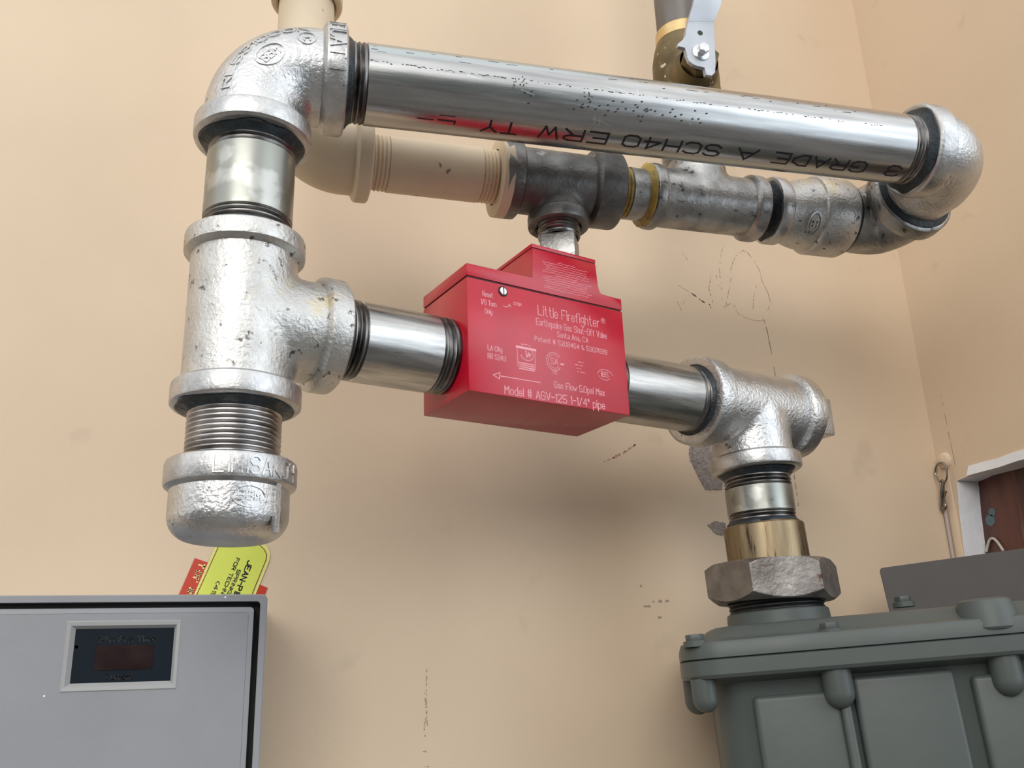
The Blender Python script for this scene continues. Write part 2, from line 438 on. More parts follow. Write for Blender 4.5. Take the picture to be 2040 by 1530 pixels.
def blended(arms, voxel=0.0011, smooth=26):
    """arms = [(P0, P1, r)]; fuse the round bars and round off the crotches"""
    bm = new()
    for P0, P1, r in arms:
        d = P1 - P0
        lathe(bm, P0, d, [(0, 0), (0, r), (d.length, r), (d.length, 0)], seg=64)
    bmesh.ops.recalc_face_normals(bm, faces=bm.faces[:])
    me = bpy.data.meshes.new('tmp'); bm.to_mesh(me); bm.free()
    o = bpy.data.objects.new('tmp', me); COL.objects.link(o)
    md = o.modifiers.new('r', 'REMESH'); md.mode = 'VOXEL'; md.voxel_size = voxel
    md = o.modifiers.new('s', 'SMOOTH'); md.factor = 0.5; md.iterations = smooth
    dg = bpy.context.evaluated_depsgraph_get(); dg.update()
    m2 = bpy.data.meshes.new_from_object(o.evaluated_get(dg))
    bpy.data.objects.remove(o); bpy.data.meshes.remove(me)
    return m2


def bodyobj(name, me, mt, root):
    me.transform(Matrix.Translation(-root.matrix_world.translation))
    for p in me.polygons: p.use_smooth = True
    me.name = name
    return meshobj(name, me, mt, root)


def U(az, el=0.0):
    a = math.radians(az); e = math.radians(el)
    return Vector((math.cos(a) * math.cos(e), math.sin(a) * math.cos(e), math.sin(e)))


Z = Vector((0, 0, 1)); X = Vector((1, 0, 0)); Y = Vector((0, 1, 0))
WY = 0.600       # back wall
WX = 0.5446      # right wall

# ------------------------------------------------------------------ the place
def slab(name, x0, x1, y0, y1, z0, z1, mt):
    return struct(obj(name, box(new(), Vector((0, 0, 0)), X, Y, Z, x0, x1, y0, y1, z0, z1), mt))


XL, YF, YR = -1.7, -1.35, 0.36
slab('floor', -30, 30, -40, WY + 0.1, -0.1, 0, M['floor'])
wall_back = slab('wall_back', XL - 0.1, WX + 0.12, WY, WY + 0.1, 0, 2.40, M['wall'])
slab('reflection_backdrop', -9, 2.7, -3.9, -3.7, 0, 2.35, M['backdrop'])  # unseen wall added behind the camera to give the metal dark reflections
# right wall with the cut opening (outline in y, z)
bm = new()
hole = [(0.5885, -0.25), (0.5880, 0.085), (0.5850, 0.1190), (0.5815, 0.1438), (0.5760, 0.1442), (0.5706, 0.1446), (0.5690, 0.1450), (0.5667, 0.1454), (0.5500, 0.1450), (0.5380, 0.1446), (0.5200, 0.1452), (0.5, 0.1446), (0.45, 0.1450), (0.40, 0.1450), (0.40, -0.25)]
outer = [(WY, -H), (WY, 2.40 - H), (YR, 2.40 - H), (YR, -H)]
def yz(p, x): return V(x, p[0], p[1])
for x in (WX, WX + 0.12):
    ov = [bm.verts.new(yz(p, x)) for p in outer]; hv = [bm.verts.new(yz(p, x)) for p in hole]
    es = [bm.edges.new((r[i], r[(i + 1) % len(r)])) for r in (ov, hv) for i in range(len(r))]
    bmesh.ops.triangle_fill(bm, use_beauty=True, use_dissolve=False, edges=es)
    if x == WX: keep = ov
for i in range(4):
    j = (i + 1) % 4
    bm.faces.new([bm.verts.new(yz(outer[k], xx)) for k, xx in ((i, WX), (j, WX), (j, WX + 0.12), (i, WX + 0.12))])
wall_right = struct(obj('wall_right', bm, M['wall'], flat=True))
bm = new()   # white painted edge of the opening
n = len(hole)
for i in range(n):
    j = (i + 1) % n
    c = [bm.verts.new(yz(hole[k], xx)) for k, xx in ((i, WX - 0.0006), (j, WX - 0.0006), (j, WX + 0.022), (i, WX + 0.022))]
    bm.faces.new(c)
band = [(0.5700, 0.1452, 0.1460), (0.5667, 0.1453, 0.1523), (0.5500, 0.1449, 0.1519), (0.5380, 0.1445, 0.1512), (0.5200, 0.1451, 0.1521), (0.5, 0.1445, 0.1514), (0.45, 0.1449, 0.1520), (0.40, 0.1449, 0.1520)]
for (y0, a0, c0), (y1, a1, c1) in zip(band, band[1:]):
    prism(bm, [V(WX - 0.0008, y0, a0), V(WX - 0.0008, y1, a1), V(WX - 0.0008, y1, c1), V(WX - 0.0008, y0, c0)], X * 0.001)
t1 = struct(obj('trim_1', bm, M['white'], flat=True))
bm = box(new(), V(0, 0, 0), X, Y, Z, WX + 0.0205, WX + 0.034, 0.390, 0.5945, -0.24, 0.158)
wp = tag(obj('wood_panel', bm, M['wood'], loc=V(WX + 0.03, 0.47, -0.24)), 'dark reddish wooden board set in the white edged opening of the right wall', 'panel')
bm = new()
for cx, cz, r in ((0.5772, 0.1122, 0.0044), (0.5738, 0.1180, 0.0032)):
    bm.faces.new([bm.verts.new(V(WX + 0.0203, cx + r * math.cos(a) * 1.1, cz + r * math.sin(a))) for a in [k * math.pi / 9 for k in range(18)]])
obj('paint_spot', bm, M['teal'], wp)['label'] = 'faded teal paint spot'
bm = sweep(new(), [V(WX + 0.0188, 0.5855 - 0.0021 * k, 0.0860 + 0.0122 * math.sin(k * 0.35 + 0.25)) for k in range(9)], 0.0010, 10)
tag(obj('twine', bm, M['twine'], loc=V(WX + 0.019, 0.55, 0.088)), 'short loop of pale twine at the foot of the dark wooden board', 'string')
# plaster corner strip
bm = box(new(), V(0, 0, 0), X, Y, Z, WX - 0.0004, WX + 0.001, 0.5890, 0.5985, -0.5, 0.163, 0.0003)
struct(obj('trim_2', bm, M['wall']))

# marks on the back wall
wm = lambda u, v, h: V(u, WY - 0.0002 - h, v)
def mark(name, polys, wd, mt, dash=0.0012):
    b = new()
    for p in polys: ribbon(b, [(a / 1000, c / 1000) for a, c in p], wm, wd, 0.0, dash=dash)
    return obj(name, b, mt, wall_back)
A = [(324.5, 300.7), (331, 296.9), (336.3, 294.3), (340.9, 292)]
mark('pencil_scribble', [A, [(324.4, 285), (325.9, 283.1), (329, 283.8), (332.3, 288.5), (335.7, 292.2)], [(324.4, 285), (327.5, 277)],
     [(356.4, 311.4), (355.3, 305.1), (353.5, 299.4), (354.4, 294), (355.8, 287.2)],
     [(372.6, 342.9), (367.8, 330.2), (365.3, 318), (364.8, 310.9), (365.4, 303.3), (363.9, 296.9), (365, 285.3)], [(361, 313), (363, 305), (365, 300)],
     [(366.7, 284.1), (368.9, 291.2), (371.2, 298.3), (373.8, 305.5), (375.2, 313.4), (374.9, 316.8), (377.9, 324.2), (381.6, 331), (388.9, 336.9), (393.2, 335.5), (398.8, 327.9), (402.8, 319), (403.2, 311.2), (407.6, 300.4), (408.9, 291.4), (404.6, 284.1)],
     [(365.2, 284), (370.6, 287.2), (374.7, 289), (375.1, 283.5), (378.7, 278.4), (389, 275.1), (397.6, 274.8), (400.7, 276.8), (399.1, 280.8)],
     [(401.7, 311.1), (397.2, 305), (393.9, 296.3), (391.6, 285)], [(330, 332), (337, 323)]], 0.00042, M['pencil'])
mark('scuff', [[(336.3, 294.3), (346, 287.7), (352.7, 284.9)], [(346, 287.6), (348, 286.6)], [(352.9, 285), (353.4, 282.3)]], 0.0008, M['soot'], 0.0009)
mark('pencil_line', [[(400.6, 276.1), (402.2, 266.7), (403.2, 252.5), (404.1, 241.2), (404.3, 227.9), (409.5, 154.7), (410, 91.3)]], 0.0007, M['pencil'], 0.0025)
mark('red_crayon_mark', [[(253.1, 153.1), (260.7, 156.3), (269.7, 160.4), (279.6, 167.7)], [(258, 156), (270, 161.5), (279, 167)]], 0.0009, M['redpen'], 0.0009)
mark('speckle', [[(122.3, 14), (122.2, -12.6), (120.6, -21.4), (121.5, -28)], [(121, 0), (122.6, -20)], [(120, -43.6), (126, -44)], [(120, -35), (123, -35)]], 0.0006, M['pencil'], 0.0008)
mark('smudge', [[(273, 66), (276, 64)], [(283, 54.3), (296, 54.6)], [(276, 51), (280, 51)], [(286, 43.4), (291, 43.4)]], 0.0014, M['pencil'], 0.0012)
b = new(); ribbon(b, [(.5817, .2150), (.5812, .19), (.5804, .159), (.5815, .1450)], lambda u, v, h: V(WX - .0002, u, v), .0005, 0, dash=.003)
obj('pencil_line', b, M['pencil'], wall_right)
def patch(pts):
    b = new(); out = []
    for i in range(len(pts)):
        p, q = Vector(pts[i]), Vector(pts[(i + 1) % len(pts)])
        for k in range(7):
            r = p.lerp(q, k / 7); out.append((r[0] + random.uniform(-.6, .6), r[1] + random.uniform(-.6, .6)))
    prism(b, [V(a / 1000, WY + 0.001, c / 1000) for a, c in out], Vector((0, -0.0016, 0)))
    o = obj('scraped_patch', b, M['plaster'], wall_back); o['label'] = 'scraped grey plaster patch'; return o
patch([(322.8, 170), (321.5, 158), (326.2, 147.4), (332.6, 134.8), (346, 135.1), (350, 170)])
patch([(331, 108.8), (337.7, 110.9), (346, 110.2), (345, 101.5), (338.5, 101.4)])

# ------------------------------------------------------------------ front pipework: left riser, long pipe
uU = U(-1.9, 0.6)
E1 = V(-0.0022, 0.41456, 0.30416)
E2 = V(0.4215, 0.40052, 0.30860)
RB, RL = 0.0247, 0.0285
R = 0.0211


def emboss(name, root, draws, mapf, wd=0.0011, h=0.0007, mt=None):
    b = new()
    for dr in draws:
        if dr[0] == 't': strokes(b, dr[1], dr[2], dr[3], dr[4], mapf, wd, h, dr[5] if len(dr) > 5 else None, step=0.002)
        else: ribbon(b, dr[1], mapf, wd, h, 0.002)
    return obj(name, b, mt or M['cast'], root)


def cyl_map(O, d, r, ref):
    """u along the axis, v round it (metres of arc) from the direction ref"""
    d = d.normalized(); e1 = (ref - d * ref.dot(d)).normalized(); e2 = d.cross(e1)
    return lambda u, v, h: O + d * u + (e1 * math.cos(v / r) + e2 * math.sin(v / r)) * (r + h)


def elbow_map(C, ax, r_arc, rb, a_from, e1, e2):
    """u = arc angle (deg) in the bend plane, v = angle round the section (deg); section zero faces ax"""
    def f(u, v, h):
        a = math.radians(u); rad = e1 * math.cos(a) + e2 * math.sin(a); t = math.radians(v)
        return C + rad * r_arc + (ax * math.cos(t) + rad * math.sin(t)) * (rb + h)
    return f


left_elbow = thing('pipe_elbow', E1, 'large galvanised elbow at upper left where riser meets long pipe', 'pipe elbow')
pts = arc_path(E1, -Z, uU, 0.0345, 0.0345, 0.029)
obj('body', sweep(new(), pts, RB, caps=False), M['cast'], left_elbow)
collar(E1, -Z, 0.0332, 0.0440, RL, RB, 0.0218, M['lip'], left_elbow)
collar(E1, uU, 0.0325, 0.0440, RL, RB, 0.0218, M['lip'], left_elbow)
C1 = E1 + (uU - Z) * 0.029
fr = Vector((0.0, -1, -0.0)); fr = (fr - uU * fr.dot(uU)).normalized()
em = elbow_map(C1, fr, 0.029, RB, 0, -uU, Z)
b = new()
def em2(u, v, h):   # millimetres on the bend: u along it, v outwards
    return em(45 + math.degrees(u / 0.036), math.degrees(v / RB), h)
strokes(b, 'RL5310CON', -0.026, 0.0125, 0.0042, em2, 0.0007, 0.0005, 0.050, step=0.0015)
ribbon(b, ring2(-0.0005, 0.003, 0.0088, 0.0056), em2, 0.0008, 0.0006, 0.002)
strokes(b, 'BBM', -0.0062, 0.0008, 0.0042, em2, 0.0007, 0.0005, 0.0110, step=0.0015)
ribbon(b, ring2(0.0225, 0.0065, 0.0044, 0.0042), em2, 0.0008, 0.0005, 0.002)
strokes(b, 'H', 0.0209, 0.0046, 0.0036, em2, 0.0007, 0.0005, 0.0030)
obj('casting_mark', b, M['cast'], left_elbow)['label'] = 'raised letters and ovals cast into the elbow'
cm = cyl_map(E1, uU, RL, fr)
b = new()
fm = lambda u, v, h: cm(0.0385 + v - 0.0045, -u, h)
strokes(b, 'LTAJEM', -0.012, 0.0008, 0.0075, fm, 0.0008, 0.0005, 0.034, step=0.0015)
obj('casting_mark', b, M['lip'], left_elbow)['label'] = 'raised letters round the elbow collar'

pipe('pipe_nipple', 'short dull spangled nipple on the riser between the upper left elbow and the big tee', 'pipe',
     V(-0.0023, 0.4156, 0.2700), V(-0.0025, 0.4156, 0.1985), R, M['nipdull'], 0.0175, 0.0190, seals=[(0.0106, 0.0252, 1), (0.0715 - 0.0104, 0.0236, -1)])

T1 = V(-0.0025, 0.4156, 0.1666)
v15 = U(15.3)
tee1 = thing('pipe_tee', T1, 'large speckled galvanised tee on the left riser, branch towards red valve', 'pipe tee')
me = blended([(T1 - Z * 0.036, T1 + Z * 0.0355, RB), (T1, T1 + v15 * 0.0375, RB)])
bodyobj('body', me, M['cast_dirty'], tee1)
collar(T1, Z, 0.0315, 0.0417, 0.0282, RB, 0.0218, M['cast_dirty'], tee1)
collar(T1, -Z, 0.0325, 0.0432, 0.0287, RB, 0.0218, M['lip'], tee1)
collar(T1, v15, 0.0345, 0.0460, 0.0283, RB, 0.0212, M['cast_dirty'], tee1)

pipe('pipe_nipple', 'bright scuffed nipple between the large left tee and the red valve', 'pipe', T1 + v15 * 0.037, T1 + v15 * 0.1069, 0.0205, M['nip'],
     0.0185, 0.0095, seals=[(0.0093, 0.0225, 1)])
pipe('close_nipple', 'fully threaded close nipple between the large left tee and the end cap', 'pipe', T1 - Z * 0.034, T1 - Z * 0.0765, 0.0209, M['threadlt'],
     0.03, 0.02, M['threadlt'], seals=[(0.0094, 0.0262, 1)])
K0 = V(-0.0025, 0.4156, 0.0985)
cap = thing('cap_fitting', K0, 'galvanised end cap closing the bottom of the left riser', 'pipe cap')
prof = [(0.0125, 0.0245), (0.013, 0.0256), (0.024, 0.0256)]
for k in range(1, 10):
    a = math.radians(10 * k); prof.append((0.0240 + 0.0105 * math.sin(a), 0.0151 + 0.0105 * math.cos(a)))
prof += [(0.0350, 0.009), (0.0352, 0)]
obj('body', lathe(new(), K0, -Z, prof), M['cast'], cap)
bm = lathe(new(), K0, -Z, [(0.0080, 0.0215), (0.0004, 0.0215), (0, 0.0226), (0, 0.0268), (0.0008, 0.0279), (0.0025, 0.0284), (0.0100, 0.0284), (0.0114, 0.0279), (0.0126, 0.0262), (0.0132, 0.0250)])
obj('collar', bm, M['lip'], cap)
fr0 = Vector((0.1, -1, 0))
b = new(); cm = cyl_map(K0, -Z, 0.0256, fr0)
fm = lambda u, v, h: cm(-v, -u, h)
ribbon(b, ring2(0.0055, -0.0190, 0.0072, 0.0045), fm, 0.0007, 0.0005, 0.0015)
strokes(b, 'BBM', 0.0008, -0.0205, 0.0034, fm, 0.0006, 0.0004, 0.0095, step=0.0015)
strokes(b, 'H', -0.0125, -0.0215, 0.0050, fm, 0.0007, 0.0004, 0.0050, step=0.0015)
obj('casting_mark', b, M['cast'], cap)['label'] = 'raised oval cast into the cap'
cm2 = cyl_map(K0, -Z, 0.0284, fr0)
fm2 = lambda u, v, h: cm2(-v, -u, h)
b = new(); strokes(b, 'LIMISAKOH', -0.010, -0.0100, 0.0072, fm2, 0.0007, 0.0004, 0.040, step=0.0015)
ribbon(b, [(0.0185, -0.0133), (0.0183, -0.0320)], lambda u, v, h: cm(-v, -u, h), 0.0030, 0.0016, 0.003)
obj('casting_mark', b, M['lip'], cap)['label'] = 'raised letters and rib on the cap collar'

# long pipe
lp = pipe('long_pipe', 'long bright steel pipe with black stencilled lettering across the top', 'pipe', E1 + uU * 0.0345, E2 - uU * 0.0245, R, M['pipe'],
          0.0195, 0.0200, seals=[(0.0099, 0.0232, 1), ((E2 - E1).length - 0.059 - 0.0092, 0.0258, -1)])
P0 = V(0.1929, 0.4081, 0.3062)
e1 = (Z - uU * uU.z).normalized(); e2 = e1.cross(uU)
def stencil(s, t, h):   # s along the pipe, t height in metres of arc measured down from -65 degrees
    th = math.radians(-65) - t / R
    return P0 - uU * s + (e1 * math.sin(th) - e2 * math.cos(th)) * (R + h)
b = new()
for txt, s0, s1, dv in (('3', .1790, .1700, 0), ('GRADE', .1552, .0944, 0), ('A', .0830, .0705, 0), ('SCH40', .0596, .0012, 0), ('ERW', -.0085, -.0471, 0.0004), ('TY', -.0597, -.0790, 0.0008)):
    strokes(b, txt, -s0, -0.0003 + dv, 0.0077, stencil, 0.00125, 0.00008, s0 - s1, step=0.0012)
ribbon(b, [(.0939, .0035), (.1029, .0035)], stencil, 0.0010, 0.00008, 0.0012)
ribbon(b, [(.0945, .0005), (.1025, .0005)], stencil, 0.0004, 0.00008, 0.0012)
ribbon(b, [(.0940, .0035), (.0940, .0052)], stencil, 0.0010, 0.00008, 0.0012)
ribbon(b, [(.1057, .0040), (.1137, .0040)], stencil, 0.0007, 0.00008, 0.0012)
obj('stencil_lettering', b, M['ink'], lp)['label'] = 'black stencilled lettering, upside down'

b = new()
def onpipe(u, v, h): return P0 + uU * u + (e1 * math.sin(v / R) - e2 * math.cos(v / R)) * (R + h)
for k in range(150):
    u_ = -.14 + .30 * k / 150
    if random.random() < .6:
        v_ = -.0008 + random.uniform(-.0004, .0004); ribbon(b, [(u_, v_), (u_ + random.uniform(.0004, .0018), v_ + random.uniform(-.0002, .0002))], onpipe, random.uniform(.0002, .0006), .00005, .001)
for k in range(46):
    u_ = random.uniform(-.06, .05); v_ = random.gauss(-.010, .0025)
    ribbon(b, [(u_, v_), (u_ + .0007, v_ + .0003)], onpipe, .0008, .00005)
for k in range(30):
    u_ = random.uniform(-.14, .17); v_ = random.uniform(.006, .013)
    ribbon(b, [(u_, v_), (u_ + random.uniform(.001, .006), v_ + random.uniform(-.0003, .0003))], onpipe, random.uniform(.0002, .0005), .00005, .001)
for u_, v_ in ((-.0235, -.0045), (-.0640, -.0030), (-.0600, -.0005)):
    for q in range(8):
        a_ = random.uniform(0, 6.3); q_ = random.uniform(.0003, .0022); ribbon(b, [(u_ + q_ * math.cos(a_), v_ + q_ * 1.6 * math.sin(a_)), (u_ + (q_ + .0006) * math.cos(a_), v_ + (q_ * 1.6 + .0005) * math.sin(a_))], onpipe, .0005, .00005, .001)
nsp = len(b.faces)
for u_, v_, du, dv in ((-.0900, -.0022, .0075, -.0012), (-.0610, -.0062, .0072, -.0022), (-.0165, .0020, .014, -.0018), (-.0200, -.0165, .012, -.003), (-.0190, -.0150, .0006, -.004), (-.0160, -.0155, .0006, -.004), (.0050, -.0005, .0003, .006), (.0360, -.0120, .0012, -.0022), (.0150, -.0115, .004, .0012)):
    ribbon(b, [(u_, v_), (u_ + du, v_ + dv)], onpipe, .0004, .00006, .0015)
b.faces.ensure_lookup_table()
for f in b.faces[nsp:]: f.material_index = 1
sp = obj('surface_specks', b, M['gap'], lp); sp.data.materials.append(M['bolt']); sp['label'] = 'dark seam specks and bright scratches along the pipe'

# upper right street elbow
L2 = V(0.4225, 0.4770, 0.3005)
dl = (L2 - E2).normalized()
se1 = thing('street_elbow', E2, 'upper right galvanised elbow at the end of the long stencilled pipe', 'pipe elbow')
pts = arc_path(E2, -uU, dl, 0.0230, 0.0420, 0.0225)
rad = [RB] * len(pts)
rad[-1] = 0.0225; rad[-2] = RB
pts.append(E2 + dl * 0.0425); rad.append(0.0210)
pts.append(E2 + dl * 0.0480); rad.append(0.0205)
obj('body', sweep(new(), pts, rad, caps=False), M['cast'], se1)
collar(E2, -uU, 0.0212, 0.0336, RL, RB, 0.0218, M['lip'], se1)
# lower right street elbow
se2 = thing('street_elbow', L2, 'lower right galvanised elbow behind the long pipe, bending forward beside the wall corner', 'pipe elbow')
dR = Vector((1, 0, 0.006)).normalized()
pts = arc_path(L2, -dR, -dl, 0.0300, 0.0262, 0.0250)
rad = [0.0212] + [0.0214 + (RB - 0.0214) * min(1, i / 9) for i in range(len(pts) - 1)]
pts.insert(0, L2 - dR * 0.0430); rad.insert(0, 0.0200)
obj('body', sweep(new(), pts, rad, caps=False), M['dull'], se2)
collar(L2, -dl, 0.0240, 0.0362, 0.0290, RB, 0.0222, M['dull'], se2)
bm = lathe(new(), L2, -dl, [(0.0352, 0.0245), (0.0366, 0.0266), (0.0374, 0.0255), (0.0385, 0.0222), (0.0400, 0.0205)])
obj('thread_paste', bm, M['seal'], se2)

# ------------------------------------------------------------------ wall run behind
def RZ(x): return 0.2983 + 0.006 * (x - 0.02)
def Q(x): return V(x, 0.477, RZ(x))
R1 = 0.0167
W_ = dR
ce = Q(0.0240)
ce_t = thing('pipe_elbow', ce, 'cream painted elbow on the wall run behind the upper left elbow', 'pipe elbow')
pts = arc_path(ce, Z, W_, 0.033, 0.033, 0.024)
obj('body', sweep(new(), pts, 0.0208, caps=False), M['cream'], ce_t)
collar(ce, W_, 0.0310, 0.0402, 0.0243, 0.0208, 0.0172, M['cream'], ce_t)
collar(ce, Z, 0.0300, 0.0392, 0.0243, 0.0208, 0.0172, M['cream'], ce_t)
pipe('vertical_pipe', 'cream painted vertical pipe rising behind the upper left elbow', 'pipe', ce + Z * 0.0310, ce + Z * 0.1180, R1, M['cream'])
cp0 = ce + Z * 0.1045
cpt = thing('pipe_coupling', cp0, 'cream painted coupling at the top edge on the vertical pipe', 'pipe coupling')
collar(cp0, -Z, -0.012, 0.0005, 0.0215, 0.0190, 0.0172, M['cream'], cpt)
obj('body', lathe(new(), cp0, Z, [(0.010, 0.0188), (0.050, 0.0188), (0.052, 0.0150)]), M['cream'], cpt)
pipe('pipe_nipple', 'cream painted nipple of the wall run, between cream elbow and dark iron tee', 'pipe', Q(0.0570), Q(0.1480), R1, M['cream'], 0.017, 0.017, M['cream'])
# dark tee
DT = Q(0.1812)
dt = thing('pipe_tee', DT, 'dark weathered iron tee above the red valve, branch pointing down', 'pipe tee')
me = blended([(DT - W_ * 0.034, DT + W_ * 0.034, 0.0207), (DT, DT - Z * 0.0255, 0.0160)], smooth=34)
bodyobj('body', me, M['dark'], dt)
collar(DT, -W_, 0.0262, 0.0395, 0.0244, 0.0207, 0.0172, M['dark'], dt)
collar(DT, W_, 0.0215, 0.0395, 0.0246, 0.0207, 0.0172, M['dark'], dt)
collar(DT, -Z, 0.0215, 0.0310, 0.0190, 0.0160, 0.0135, M['dark'], dt)
bm = lathe(new(), DT, -W_, [(0.0330, 0.0240), (0.0337, 0.0246), (0.0398, 0.0244), (0.0404, 0.0225), (0.0404, 0.0170)],
           wob=lambda k, a: mnoise.noise(Vector((math.cos(a) * 3, math.sin(a) * 3, 4))) * 0.0012 if k == 0 else 0)
obj('paint_overlap', bm, M['cream'], dt)['label'] = 'cream paint smeared over the left collar'
pg = thing('pipe_plug', DT - Z * 0.0310, 'square headed grey plug under the dark tee, just above the red valve', 'pipe plug')
obj('thread', lathe(new(), DT, -Z, [(0.0230, 0.010)] + thread_prof(0.0235, 0.0380, 0.0131) + [(0.0381, 0.0115)]), M['thread'], pg)
bm = new()
pr_ = [(DT - Z * 0.0378) + (X * math.cos(math.radians(62 + 45 + 90 * k)) + Y * math.sin(math.radians(62 + 45 + 90 * k))) * 0.0152 for k in range(4)]
prism(bm, pr_, -Z * 0.0180, 0.0012)
obj('square_head', bm, M['dull'], pg)
# short nipple with yellow dope
nd = pipe('pipe_nipple', 'stubby nipple smeared with yellow dope between the dark tee and the dull galvanised tee', 'pipe', Q(0.2130), Q(0.2500), R1, M['dull'], 0.0145, 0.0060, M['dope'])
bm = lathe(new(), Q(0.2417), -W_, [(-0.0004, 0.0205), (0.0010, 0.0207), (0.0019, 0.0196), (0.0030, 0.0165)],
           wob=lambda k, a: mnoise.noise(Vector((math.cos(a) * 3, math.sin(a) * 3, 8))) * 0.0010)
obj('pipe_dope', bm, M['dope'], nd)
# dull galvanised tee with the branch up to the ball valve
GT = Q(0.2812)
gt = thing('pipe_tee', GT, 'dull grey galvanised tee under the brass ball valve, partly hidden by the long pipe', 'pipe tee')
me = blended([(GT - W_ * 0.0345, GT + W_ * 0.0360, 0.0193), (GT, GT + Z * 0.0300, 0.0193)], smooth=30)
bodyobj('body', me, M['dull'], gt)
collar(GT, -W_, 0.0317, 0.0392, 0.0214, 0.0193, 0.0170, M['dull'], gt)
collar(GT, W_, 0.0330, 0.0425, 0.0220, 0.0193, 0.0170, M['dull'], gt)
collar(GT, Z, 0.0290, 0.0385, 0.0220, 0.0193, 0.0170, M['dull'], gt)
pipe('close_nipple', 'black smeared close nipple between the dull tee and the bell reducer', 'pipe', Q(0.3165), Q(0.3375), 0.0166, M['thread'], 0.011, 0.01, M['seal'],
     seals=[(0.0075, 0.0196, 1), (0.0142, 0.0202, -1)])
BR0 = Q(0.3305)
br = thing('bell_reducer', BR0, 'galvanised bell reducer with a cast oval, between dull tee and lower right elbow', 'reducer')
prof = [(0.0095, 0.0206), (0.0150, 0.0209), (0.0200, 0.0226), (0.0250, 0.0238), (0.0305, 0.0243), (0.0318, 0.0246)]
obj('body', lathe(new(), BR0, W_, prof), M['cast_dirty'], br)
prof = [(0.007, 0.0150), (0.007, 0.0170), (0.0002, 0.0172), (0, 0.0205), (0.0005, 0.0219), (0.0018, 0.0226), (0.0082, 0.0226), (0.0093, 0.0220), (0.0100, 0.0204)]
obj('collar', lathe(new(), BR0, W_, prof), M['lip'], br)
prof = [(0.0310, 0.0240), (0.0320, 0.0260), (0.0333, 0.0267), (0.0555, 0.0267), (0.0572, 0.0258), (0.0576, 0.0240), (0.0576, 0.0215), (0.0500, 0.0215), (0.0500, 0.018)]
obj('collar', lathe(new(), BR0, W_, prof), M['cast_dirty'], br)
cm = cyl_map(BR0, W_, 0.0243, Vector((0, -0.72, -0.69)))
b = new(); fm = lambda u, v, h: cm(0.0235 + u, v, h)
ribbon(b, ring2(0, 0, 0.0046, 0.0078), fm, 0.0008, 0.0006, 0.002)
strokes(b, 'BB', -0.0024, -0.0030, 0.0056, fm, 0.0007, 0.0005, 0.0048)
obj('casting_mark', b, M['cast'], br)['label'] = 'raised oval cast into the reducer'
bm = lathe(new(), BR0, W_, [(0.0570, 0.0244), (0.0584, 0.0252), (0.0605, 0.0236), (0.0620, 0.0214), (0.0622, 0.0200)])
obj('thread_paste', bm, M['seal'], br)

# ball valve and the pipe above
GV = V(0.2812, 0.477, 0)
bv = thing('ball_valve', GV + Z * 0.352, 'tarnished brass ball valve with a flat grey lever above the long pipe', 'valve')
pz = 0.0
prof = [(0.352, 0.0165), (0.352, 0.0235), (0.354, 0.0248), (0.372, 0.0248), (0.375, 0.0236), (0.384, 0.0222), (0.392, 0.0226), (0.408, 0.0222), (0.417, 0.0205), (0.4235, 0.0185), (0.4240, 0.0182)]
obj('body', lathe(new(), GV, Z, prof), M['brass'], bv)
prof = [(0.4225, 0.0170), (0.4235, 0.0186), (0.4320, 0.0182), (0.4335, 0.0170)]
obj('end_ring', lathe(new(), GV, Z, prof), M['brassnew'], bv)['label'] = 'bright fresh brass ring'
sd = Vector((-0.22, -0.975, 0)).normalized(); SO = GV + Z * 0.3865
prof = [(0.010, 0.0170), (0.024, 0.0152), (0.028, 0.0130), (0.031, 0.0128)]
obj('bonnet', lathe(new(), SO, sd, prof), M['brass'], bv)
bm = new(); prism(bm, [SO + sd * 0.028 + (Z.cross(sd) * math.cos(math.radians(60 * k + 12)) + Z * math.sin(math.radians(60 * k + 12))) * 0.0128 for k in range(6)], sd * 0.0085, 0.0008)
obj('packing_nut', bm, M['brass'], bv)
obj('stem', lathe(new(), SO, sd, [(0.030, 0.0056), (0.0405, 0.0056), (0.0405, 0)]), M['brass'], bv)
HY = 0.4355
sc_ = HY / 0.434
def hp(l): return [V(a * sc_ / 1000, HY, c * sc_ / 1000) for a, c in l]
low = [(261.9, 405.9), (281.3, 409.9), (278.6, 378.2), (277.6, 369.5), (274.5, 366.4), (270.3, 366.1), (270.4, 371.9), (265.6, 371.7), (262.1, 372.6), (259.6, 374.6), (258.3, 378), (257.9, 384.8), (252.7, 384.3), (253.0, 386.9), (256, 389.6), (259.2, 393.2), (259.9, 398)]
bm = prism(new(), hp(low), Vector((0, 0.0030, 0)), 0.0004)
lev = obj('lever', bm, M['handle'], bv)
A1, A2 = hp([(261.9, 405.7), (281.3, 409.7)])
B1, B2 = hp([(266.4, 424.2), (287.0, 428.6)])
off = Vector((0, -0.0062, 0)); B1 = B1 + off; B2 = B2 + off
C1_ = B1 + (B1 - A1) * 3.2 + Vector((-0.0005, 0.010, 0)); C2_ = B2 + (B2 - A2) * 3.2 + Vector((0.0005, 0.010, 0))
bm = new()
rows = []
for q in ((A1, A2), (A1.lerp(B1, .5) + Vector((0, -0.0016, 0)), A2.lerp(B2, .5) + Vector((0.0004, -0.0016, 0))), (B1, B2), (C1_, C2_)):
    rows.append([bm.verts.new(q[0]), bm.verts.new(q[1]), bm.verts.new(q[1] + Vector((0, 0.003, 0))), bm.verts.new(q[0] + Vector((0, 0.003, 0)))])
for k in range(3):
    for i in range(4):
        j = (i + 1) % 4; bm.faces.new((rows[k][i], rows[k][j], rows[k + 1][j], rows[k + 1][i]))
bm.faces.new(rows[0]); bm.faces.new(rows[-1])
